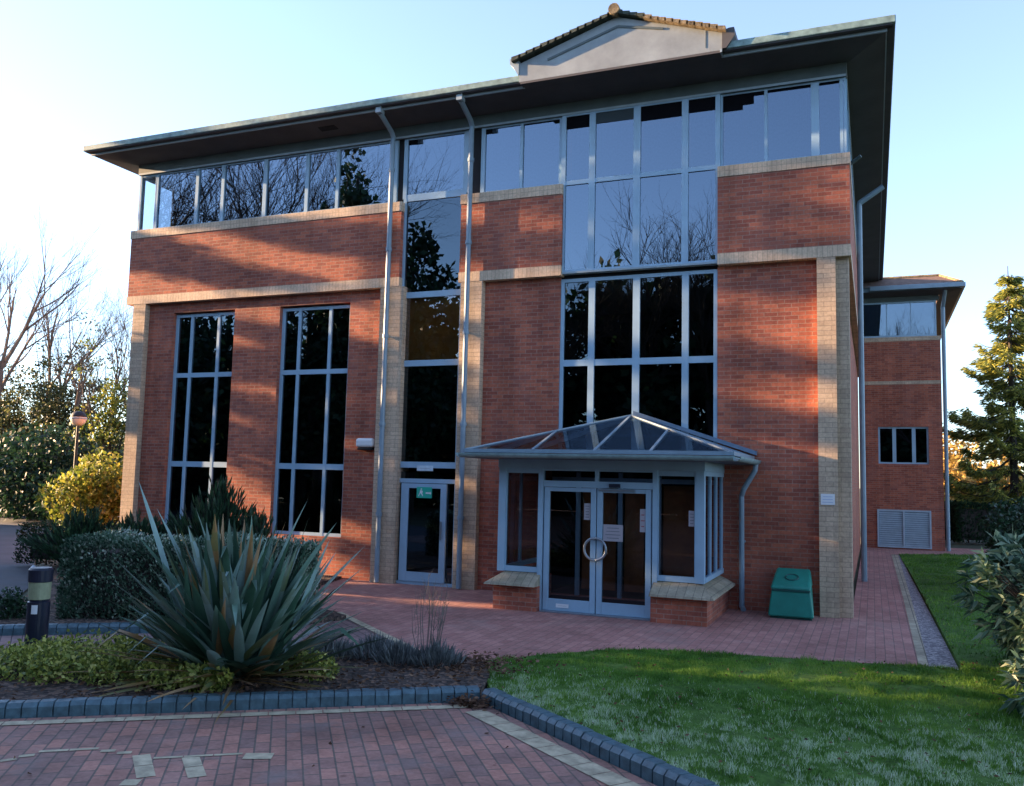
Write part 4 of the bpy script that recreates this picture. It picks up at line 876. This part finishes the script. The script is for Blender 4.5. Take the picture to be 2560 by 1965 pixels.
# New Zealand flax ----------------------------------------------------
def flax(c):
    o = thing('flax_plant', 'large flax plant with long sword shaped blue green leaves in the front bed', 'plant', (c[0], c[1], .05))
    R = random.Random(5)
    def blade(az, el, L, wd, bend, tone, base=.12, fold=0, nseg=9):
        V = []; F = []; d = Vector((math.cos(az) * math.cos(el), math.sin(az) * math.cos(el), math.sin(el))); side = Vector((-math.sin(az), math.cos(az), 0)); tw = R.uniform(-.5, .5)
        p = Vector((c[0] + math.cos(az) * base * R.random(), c[1] + math.sin(az) * base * R.random(), .06)) + Vector((.9255, .378, 0)) * R.gauss(0, .11)
        for i in range(nseg + 1):
            t = i / nseg; w_ = wd * (min(1, .45 + t * 1.4) if t < .4 else (1 - ((t - .4) / .6) ** 2.2)) * .5 + .001
            sd = (side * math.cos(tw * t) + d.cross(side) * math.sin(tw * t)).normalized(); n = d.cross(sd)
            V += [tuple(p - sd * w_ + n * w_ * .35), tuple(p), tuple(p + sd * w_ + n * w_ * .35)]
            p = p + d * L / nseg
            g = bend * (.25 + t * 1.5) / nseg
            if fold and abs(t - fold) < .06: g += 1.5
            d = (d + Vector((math.cos(az) * .35, math.sin(az) * .35, -1)) * g).normalized()
        for i in range(nseg):
            for k in (0, 1): F.append((3 * i + k, 3 * i + k + 1, 3 * i + 4 + k, 3 * i + 3 + k))
        return V, F, [tone + R.uniform(-.03, .03) for _ in F]
    V, F, T = [], [], []
    def add(x):
        b = len(V); V.extend(x[0]); F.extend([tuple(b + i for i in f) for f in x[1]]); T.extend(x[2])
    for i in range(330):
        t = R.random(); az = R.uniform(0, 2 * math.pi); el = math.radians(R.choice([R.uniform(64, 88), R.uniform(58, 82), R.uniform(40, 66), R.uniform(22, 50)]))
        L = R.uniform(1.0, 1.5) * (1 - .25 * math.cos(el)); tone = R.choice([R.uniform(.0, .3), R.uniform(.1, .55), R.uniform(.4, .74), R.uniform(.74, .88)] if R.random() < .92 else [R.uniform(.9, 1)])
        add(blade(az, el, L, R.uniform(.055, .118), R.uniform(.02, .40) * math.cos(el) + .02, tone, fold=(R.uniform(.62, .88) if R.random() < .10 else 0)))
    # the broad pale leaf standing at upper left, and long outliers left and right
    cr = Vector((.9255, .378))      # along the picture's width
    add(blade(math.atan2(-cr.y, -cr.x) + .25, math.radians(72), 1.72, .125, .02, .74))
    for s, el, L in ((-1, 46, 1.42), (-1, 40, 1.3), (-1, 54, 1.5), (1, 52, 1.45), (1, 46, 1.35), (1, 38, 1.2), (1, 60, 1.55), (-1, 62, 1.6), (1, 70, 1.6), (-1, 72, 1.5)):
        add(blade(math.atan2(s * cr.y, s * cr.x) + R.uniform(-.25, .25), math.radians(el), L, R.uniform(.09, .12), .10, R.choice([.45, .6, .72])))
    for fx_ in (.5,): add(blade(math.radians(-75) + fx_, math.radians(65), 1.35, .085, .05, .6, fold=.55))
    fo = bulk('leaves', np.array(V), np.array(F), np.array(T), L_PHOR, o)
    V, F, T = [], [], []
    for i in range(64):
        az = R.uniform(math.pi * .9, math.pi * 2.2); add(blade(az, math.radians(R.uniform(2, 24)), R.uniform(.6, 1.3), R.uniform(.025, .06), .24, R.uniform(.87, 1)))
    V = [(x, y, max(z, .055 + .02 * math.sin(x * 20))) for x, y, z in V]
    dl_ = bulk('dead_leaves', np.array(V), np.array(F), np.clip(np.array(T), 0, 1), L_PHOR, o); dl_['label'] = 'brown withered leaves lying round the base'
flax((-4.98, -6.78))
# euonymus mounds, lavender, twiggy shrub in the bed
eu = [(-7.62, -7.42, .22), (-7.2, -7.42, .17), (-6.80, -6.95, .24), (-6.55, -6.95, .30), (-6.28, -6.62, .27), (-6.02, -6.78, .28), (-6.75, -7.35, .24), (-6.35, -7.25, .24), (-5.78, -6.5, .25), (-5.95, -7.1, .2), (-5.42, -7.02, .2), (-5.05, -6.98, .17), (-4.6, -6.22, .2), (-7.75, -7.6, .22)]
for i, (x, y, r) in enumerate(eu):
    x += off.x * .26; y += off.y * .26
    lab = 'low gold and green ground shrub in the row by the flax plant'
    bush('gold_green_shrub', lab, 'shrub', (x, y, .13), (r * 1.35, r * 1.35, r * .85), 1300, .045, .028, L_EUO, 'gold and green shrubs in the front bed', stems=3, ground=.06)
for (x, y, r), lab in zip([(-4.72, -5.72, .22), (-4.36, -5.50, .24), (-4.05, -5.62, .2), (-3.72, -5.52, .22)], ['leftmost grey lavender tuft right of the flax plant', 'wide grey lavender tuft below the cream paver line', 'small grey lavender tuft left of the bare twiggy shrub', 'grey lavender tuft at the foot of the bare twiggy shrub']):
    o = thing('lavender', lab, 'plant', (x, y, .06), 'grey lavender tufts in the front bed')
    n = 620; a = rng.uniform(0, 6.28, n); q = rng.uniform(0, 1, n) ** .7; P = np.stack([x + r * q * np.cos(a), y + r * q * np.sin(a), np.full(n, .07) + rng.uniform(0, .14, n) * (1.1 - q)], 1)
    D_ = np.stack([np.cos(a) * q * .8, np.sin(a) * q * .8, np.full(n, 1.)], 1); cloud('foliage', P, .12, .012, L_LAV, o, dirs=D_)
o = thing('twig_shrub', 'bare brown twiggy shrub standing in the bed before the path', 'shrub', (-4.02, -5.2, .06)); m = MB(); R = random.Random(4)
for i in range(16):
    a = R.uniform(0, 6.28); s = R.uniform(.02, .2); p = Vector((-4.02 + .1 * math.cos(a), -5.15 + .1 * math.sin(a), .05)); q = p + Vector((s * math.cos(a) * .8, s * math.sin(a) * .8, R.uniform(.45, .78)))
    mid = p.lerp(q, .5) + Vector((R.uniform(-.03, .03), 0, 0)); m.tube([p, mid, q], [.005, .004, .0015], 4, cap=False)
    for k in range(5):
        b = p.lerp(q, R.uniform(.35, .95)); m.tube([b, b + Vector((R.uniform(-.07, .07), R.uniform(-.07, .07), R.uniform(.06, .2)))], [.0025, .001], 3, cap=False)
m.build('stems', plain('grey_twig', (.13, .11, .095), .9), o)

# shrubs at right
def laurel(c, r, n, label, L=.17, mat=L_RHO, nm='laurel_shrub'):
    o = thing(nm, label, 'shrub', (c[0], c[1], 0)); k = max(20, n // 9)
    C = shell_points(k, *r, inner=.5, amp=.3) + np.array(c); C = C[C[:, 2] > .05]; out = C - np.array(c); out /= np.linalg.norm(out, axis=1, keepdims=True)
    idx = rng.integers(0, len(C), n); cloud('foliage', C[idx] + rng.normal(0, .02, (n, 3)), L, L * .27, mat, o, dirs=out[idx] * .8 + unit(n) * .75, upbias=.15, droop=.22)
    m = MB()
    for i in range(0, len(C), 2): m.tube([(c[0], c[1], 0), tuple(np.array(c) * .5 + C[i] * .5 + np.array([0, 0, -.1])), tuple(C[i])], [.02, .012, .004], 4)
    m.build('stem', BARK_D, o)
laurel((1.68, -2.8, .6), (.74, 1.1, .86), 5600, 'pale green long leaved shrub at the right edge beside the lawn', .15)
laurel((1.52, -4.7, .28), (.50, .9, .46), 2600, 'lower pale leaved shrub at the right edge nearest the camera', .14)
bush('dark_shrub', 'large dark evergreen shrub behind the pale leaved shrub at right', 'shrub', (2.65, 5.2, .75), (1.0, 1.4, .85), 9000, .09, .055, L_DARK, amp=.25)
bush('dark_shrub', 'dark shrub beneath the conifer at the right edge', 'shrub', (4.2, 10.5, .8), (1.5, 1.6, 1.3), 7000, .12, .08, L_DARK, amp=.3)
hedge('dark_hedge', 'dark clipped hedge beyond the far path at right', (2.3, 19.4), (8.0, 21.0), 1.2, 1.25, 9000, .12, L_DARK)
# golden scrub lit by the sun behind
for i, (x, y, z, r, lab) in enumerate(((2.6, 34, 1.2, 2.0, 'golden sunlit shrub glimpsed just right of the rear wing'), (5.6, 36, 1.0, 2.4, 'golden sunlit shrub behind the conifer trunk'), (3.6, 44, 2.2, 3.2, 'tall golden tree farthest behind the conifer'))):
    bush('golden_shrub', lab, 'shrub', (x, y, z), (r, r, r * .95), 5200, .28, .2, L_GOLD, 'golden sunlit shrubs beyond the hedge', amp=.35)
# spruce
def spruce(x, y, h, label, name='spruce', rad=2.3, mat=L_SPR, n_whorl=19, dens=1., lo=.16):
    o = thing(name, label, 'conifer', (x, y, 0)); R = random.Random(int(abs(x * 10) + 7)); m = MB(); m.tube([(x, y, -.05), (x, y, h * .5), (x, y, h)], [.16, .09, .012], 8); P, D_ = [], []
    for i in range(n_whorl):
        z = h * (lo + (1 - lo) * (i / n_whorl) ** .92); Lr = rad * (1 - (z / h - lo) / (1 - lo)) ** .8 * R.uniform(.75, 1.1) + .15
        for k in range(R.randint(5, 7)):
            a = R.uniform(0, 6.283); Lk = Lr * R.uniform(.65, 1.1); p0 = Vector((x, y, z)); pts = [p0]
            for s in range(1, 5):
                t = s / 4; pts.append(Vector((x + math.cos(a) * Lk * t, y + math.sin(a) * Lk * t, z - Lk * .28 * math.sin(t * 2.6) + .12 * Lk * t * t)))
            m.tube(pts, [.03, .024, .018, .012, .004], 4)
            for q in range(int(90 * dens * Lk / rad) + 16):
                t = R.uniform(.18, 1); f = t * 4; j = min(3, int(f)); b = pts[j].lerp(pts[j + 1], f - j); wdt = .34 * Lk * (1.05 - t) * .8 + .05; sx = R.uniform(-1, 1)
                P.append((b.x - math.sin(a) * wdt * sx, b.y + math.cos(a) * wdt * sx, b.z - abs(sx) * .1 - R.uniform(0, .16))); D_.append((math.cos(a) * .7 - math.sin(a) * sx, math.sin(a) * .7 + math.cos(a) * sx, -.35))
    m.build('trunk', BARK_D, o); P = np.array(P); P = np.repeat(P, 3, 0) + rng.normal(0, .04, (len(P) * 3, 3)); cloud('crown', P, .2, .05, mat, o, dirs=np.repeat(np.array(D_), 3, 0), upbias=0.)
spruce(4.45, 21.3, 9.5, 'tall spruce with sunlit top and bare lower trunk at the right edge', rad=2.7, dens=2.2, n_whorl=20)

# ------------------------------------------------------------------ trees behind and beside the viewer (seen mirrored in the glass, shading the front)
G_M = 'trees mirrored in the windows'
def crown_tree(x, y, h, r, n, label, mat=L_DARK, L=.3, zc=.58, name='evergreen_tree', seed=1, clump=.6, amp=.4):
    o = thing(name, label, 'tree', (x, y, 0), G_M); cen = shell_points(max(30, n // 26), r, r, h * .46, inner=.2, amp=amp) + np.array([x, y, h * zc])
    P = clumped(n, cen, clump); P = P[P[:, 2] > .1]; cloud('crown', P, L, L * .65, mat, o)
    m = MB(); m.tube([(x, y, -.05), (x, y, h * .5), (x, y, h * .9)], [.03 * h, .018 * h, .004 * h], 7)
    for i in range(0, len(cen), 4): m.tube([(x, y, cen[i][2] * .6), tuple(cen[i])], [.05, .015], 4)
    m.build('trunk', BARK_D, o)
mirror = [(-46, -26, 12, 4.2), (-38, -28, 11, 4.4), (-31, -29, 11, 4.4), (-24.5, -31, 12, 4.2), (-17, -31, 14.6, 4.6), (-11.5, -32, 15.4, 4.4), (-6, -32, 16.2, 4.4), (-.5, -32, 15.0, 4.4), (5, -32, 13, 4.8), (11, -31, 11.5, 4.6), (19, -29, 12, 5)]
for i, (x, y, h, r) in enumerate(mirror):
    crown_tree(x, y, h, r, 6500, 'broad dark evergreen tree facing the building across the forecourt, seen only as a reflection', L=.6, zc=.44, clump=.9)
for i, (x, y, h) in enumerate([(-40, -22, 20.5), (-35.5, -22.5, 21), (-31.5, -23, 19.5), (-27, -24, 19), (-15.5, -28, 11.2), (-10, -28.5, 12.4), (-6.8, -29, 12.8), (3, -28, 13)]):
    bare_tree(x, y, h, .26, 'bare tree facing the building across the forecourt, seen only as a reflection', 'bare trees mirrored in the windows', 60 + i, mat=BARK_D, fork=.5, spread=.5, levels=5, thick=1.32)
crown_tree(-19.45, -17.0, 15.6, 1.45, 8500, 'tall domed cypress tree mirrored in the high left windows', L=.3, name='cypress_tree', zc=.5, clump=.45, amp=.12)
crown_tree(-21.3, -17.4, 14.2, .75, 3600, 'slimmer shorter cypress mirrored beside the tall domed cypress', L=.3, name='cypress_tree', zc=.5, clump=.35, amp=.12)
crown_tree(-21.2, -25.0, 15.4, 3.3, 6500, 'round topped evergreen mirrored in the stair window', zc=.5, amp=.15, L=.4)
# a belt left of the frame, in line with the low sun
for i, (x, y, h, r) in enumerate([(-30, -10.7, 12, 2.2), (-28, -6.1, 13, 1.75), (-29, -8.6, 6.5, 1.5), (-33, -13.5, 13, 3.5), (-29, -18, 12, 3.2), (-42, -13.6, 14, 2.8), (-25, -12, 9, 2.6), (-36, -21, 13, 3.6), (-48, -15, 15, 4), (-24, -17.5, 10, 2.6), (-20, -22, 11, 3)]):  # low filler crown added out of view to narrow the sun gap
    crown_tree(x, y, h, r, 5200, 'tall dark evergreen left of the forecourt whose shade falls on the building', L=.34, clump=.75, zc=.5)
def dapple_tree(x, y, h, r, k, per, label):
    """thin tree with flat leafy sprays and gaps between them"""
    o = thing('open_tree', label, 'tree', (x, y, 0), 'open trees left of the car park'); R_ = rng
    cen = np.stack([x + R_.normal(0, .8, k), y + R_.uniform(-r, r, k), R_.uniform(1.2, h, k)], 1); n = k * per; i = R_.integers(0, k, n)
    P = cen[i] + unit(n) * R_.uniform(0, 1, (n, 1)) ** .5 * np.array([.75, .34, .20]); cloud('crown', P, .14, .09, L_IVY, o)
    m = MB(); m.tube([(x, y, -.05), (x, y, h * .5), (x, y, h)], [.16, .10, .02], 7)
    for c in cen[::2]: m.tube([(x, y, c[2] * .85), tuple(c)], [.03, .008], 3)
    m.build('trunk', BARK_D, o)
dapple_tree(-23.5, -2.2, 11.0, 1.1, 58, 260, 'thin open leafed tree at the car park edge, nearest the building, casting streaks of shade')
dapple_tree(-26.5, -3.3, 12.5, 1.1, 52, 260, 'second thin open leafed tree of the car park edge, farther out towards the sun')
dapple_tree(-30.5, -4.6, 8.0, 1.3, 60, 300, 'lower open leafed tree of the car park edge, farthest from the building')
hedge('added_hedge', 'tall unseen hedge added left of the frame to shade the road', (-33, -24), (-33, 2.2), 2.2, 4.0, 16000, .26, L_DARK)  # out of view, added with the lower hedge to shade the road
hedge('added_hedge', 'long dark hedge across the forecourt, added to block the bright horizon in reflections', (-52, -35), (34, -35), 2.4, 4.2, 30000, .4, L_DARK)  # added behind the viewer so the glass mirrors no bright horizon
hedge('added_hedge', 'lower unseen hedge added after the tall one to shade the road', (-33, 2.3), (-33, 5.0), 1.8, 2.2, 4000, .2, L_DARK)

# ------------------------------------------------------------------ grass, fallen leaves
def inside(poly, X, Y):
    ins = np.zeros(len(X), bool); n = len(poly)
    for i in range(n):
        x0, y0 = poly[i]; x1, y1 = poly[(i + 1) % n]
        c = ((y0 > Y) != (y1 > Y)) & (X < (x1 - x0) * (Y - y0) / ((y1 - y0) or 1e-9) + x0); ins ^= c
    return ins
from mathutils import noise as mn
def grass(name, n, x0, x1, y0, y1, poly, hgt, wd, z):
    X = rng.uniform(x0, x1, n); Y = rng.uniform(y0, y1, n); k = inside(poly, X, Y); X, Y = X[k], Y[k]; n = len(X)
    f1 = np.array([mn.noise(Vector((a * 1.1, b * 1.1, 3))) for a, b in zip(X, Y)]); f2 = np.array([mn.noise(Vector((a * 5.5, b * 5.5, 9))) for a, b in zip(X, Y)])
    # frost lies in patches on the open lower part of the lawn
    fr = 1.25 * np.clip((-Y - 4.9) / 1.6, 0, 1) * np.clip(.8 + f1 * 1.1, 0, 1); f3 = np.array([mn.noise(Vector((a * 17, b * 17, 5))) for a, b in zip(X, Y)]); fr *= np.clip(.5 + f2 * 1.6 + f3 * 2.2, 0, 1)
    tone = np.where(rng.uniform(0, 1, n) < fr * 1.0, rng.uniform(.68, 1, n), np.clip(.32 + f1 * .35 + f2 * .25 + rng.uniform(-.2, .2, n), 0, .64))
    Z = z + .03 * np.array([mn.noise(Vector((a, b, z)) * 3.1) for a, b in zip(X, Y)])
    d = rng.normal(0, .45, (n, 2)); h = hgt * rng.uniform(.4, 1.4, n) * (1 + f2 * .9); a = rng.uniform(0, 6.28, n); sx, sy = np.cos(a) * wd / 2, np.sin(a) * wd / 2
    V = np.stack([np.stack([X - sx, Y - sy, Z - .01], 1), np.stack([X + sx, Y + sy, Z - .01], 1), np.stack([X + d[:, 0] * h, Y + d[:, 1] * h, Z + h], 1)], 1)
    o = bulk(name, V.reshape(-1, 3), np.arange(n * 3).reshape(n, 3), tone, L_GRASS); tag(o, 'short green lawn grass, frosted in pale patches towards the camera', 'grass', kind='stuff'); return o
grass('grass', 360000, -3.7, 2.6, -9.6, -3.0, lawn_poly, .026, .008, .045)
g2 = grass('grass', 130000, .6, 9.0, -9.6, 12.0, lawn_poly, .03, .014, .045); g2['label'] = 'dark green lawn grass beside the gravel strip at right'
g3 = grass('grass', 40000, .6, 7.0, 8.7, 17, [(.66, 8.75), (1.2, 9.25), (2.4, 10.2), (14, 16.4), (14, 19), (2.5, 13.9), (.62, 12.6)], .03, .02, .02); g3['label'] = 'small patch of lawn grass beyond the thin cross strip at right'
def litter(name, label, n, pts_fn, L=.05):
    X, Y, Z = pts_fn(n); n = len(X); P = np.stack([X, Y, Z], 1); D_ = np.stack([rng.normal(0, 1, n), rng.normal(0, 1, n), rng.normal(0, .12, n)], 1); D_ /= np.linalg.norm(D_, axis=1, keepdims=True)
    V, F, t = leaves(P, L, L * .6, upbias=0., dirs=D_); V[:, 2] = np.maximum(V[:, 2], np.repeat(Z, 4) - .003)
    o = bulk(name, V, F, t, L_BROWN); return tag(o, label, 'leaves', kind='stuff')
def on_poly(poly, z):
    def f(n):
        xs = [p[0] for p in poly]; ys = [p[1] for p in poly]; X = rng.uniform(max(min(xs), -9.5), min(max(xs), 3), n * 3); Y = rng.uniform(max(min(ys), -10), min(max(ys), 0), n * 3); k = inside(poly, X, Y); X, Y = X[k][:n], Y[k][:n]
        return X, Y, np.full(len(X), z) + rng.uniform(0, .03, len(X))
    return f
litter('fallen_leaves', 'brown fallen leaves littering the planting bed', 2600, on_poly(bed_poly, .09), .055)
litter('fallen_leaves', 'scattered brown leaves lying on the lawn', 900, on_poly(lawn_poly, .085), .032)
litter('fallen_leaves', 'small heap of brown leaves caught in the corner of the blue kerb', 260, lambda n: (rng.normal(K0.x - .02, .11, n), rng.normal(K0.y - .17, .05, n), np.abs(rng.normal(.02, .025, n))), .05)
litter('fallen_leaves', 'drift of brown leaves where the bed meets the lawn', 500, lambda n: (rng.normal(-3.35, .25, n), rng.normal(-5.35, .25, n), np.full(n, .09)), .05)
litter('fallen_leaves', 'few dark leaves on the block paved forecourt', 16, lambda n: (rng.uniform(-5.5, -2, n), rng.uniform(-9.2, -7, n), np.full(n, .006)), .045)
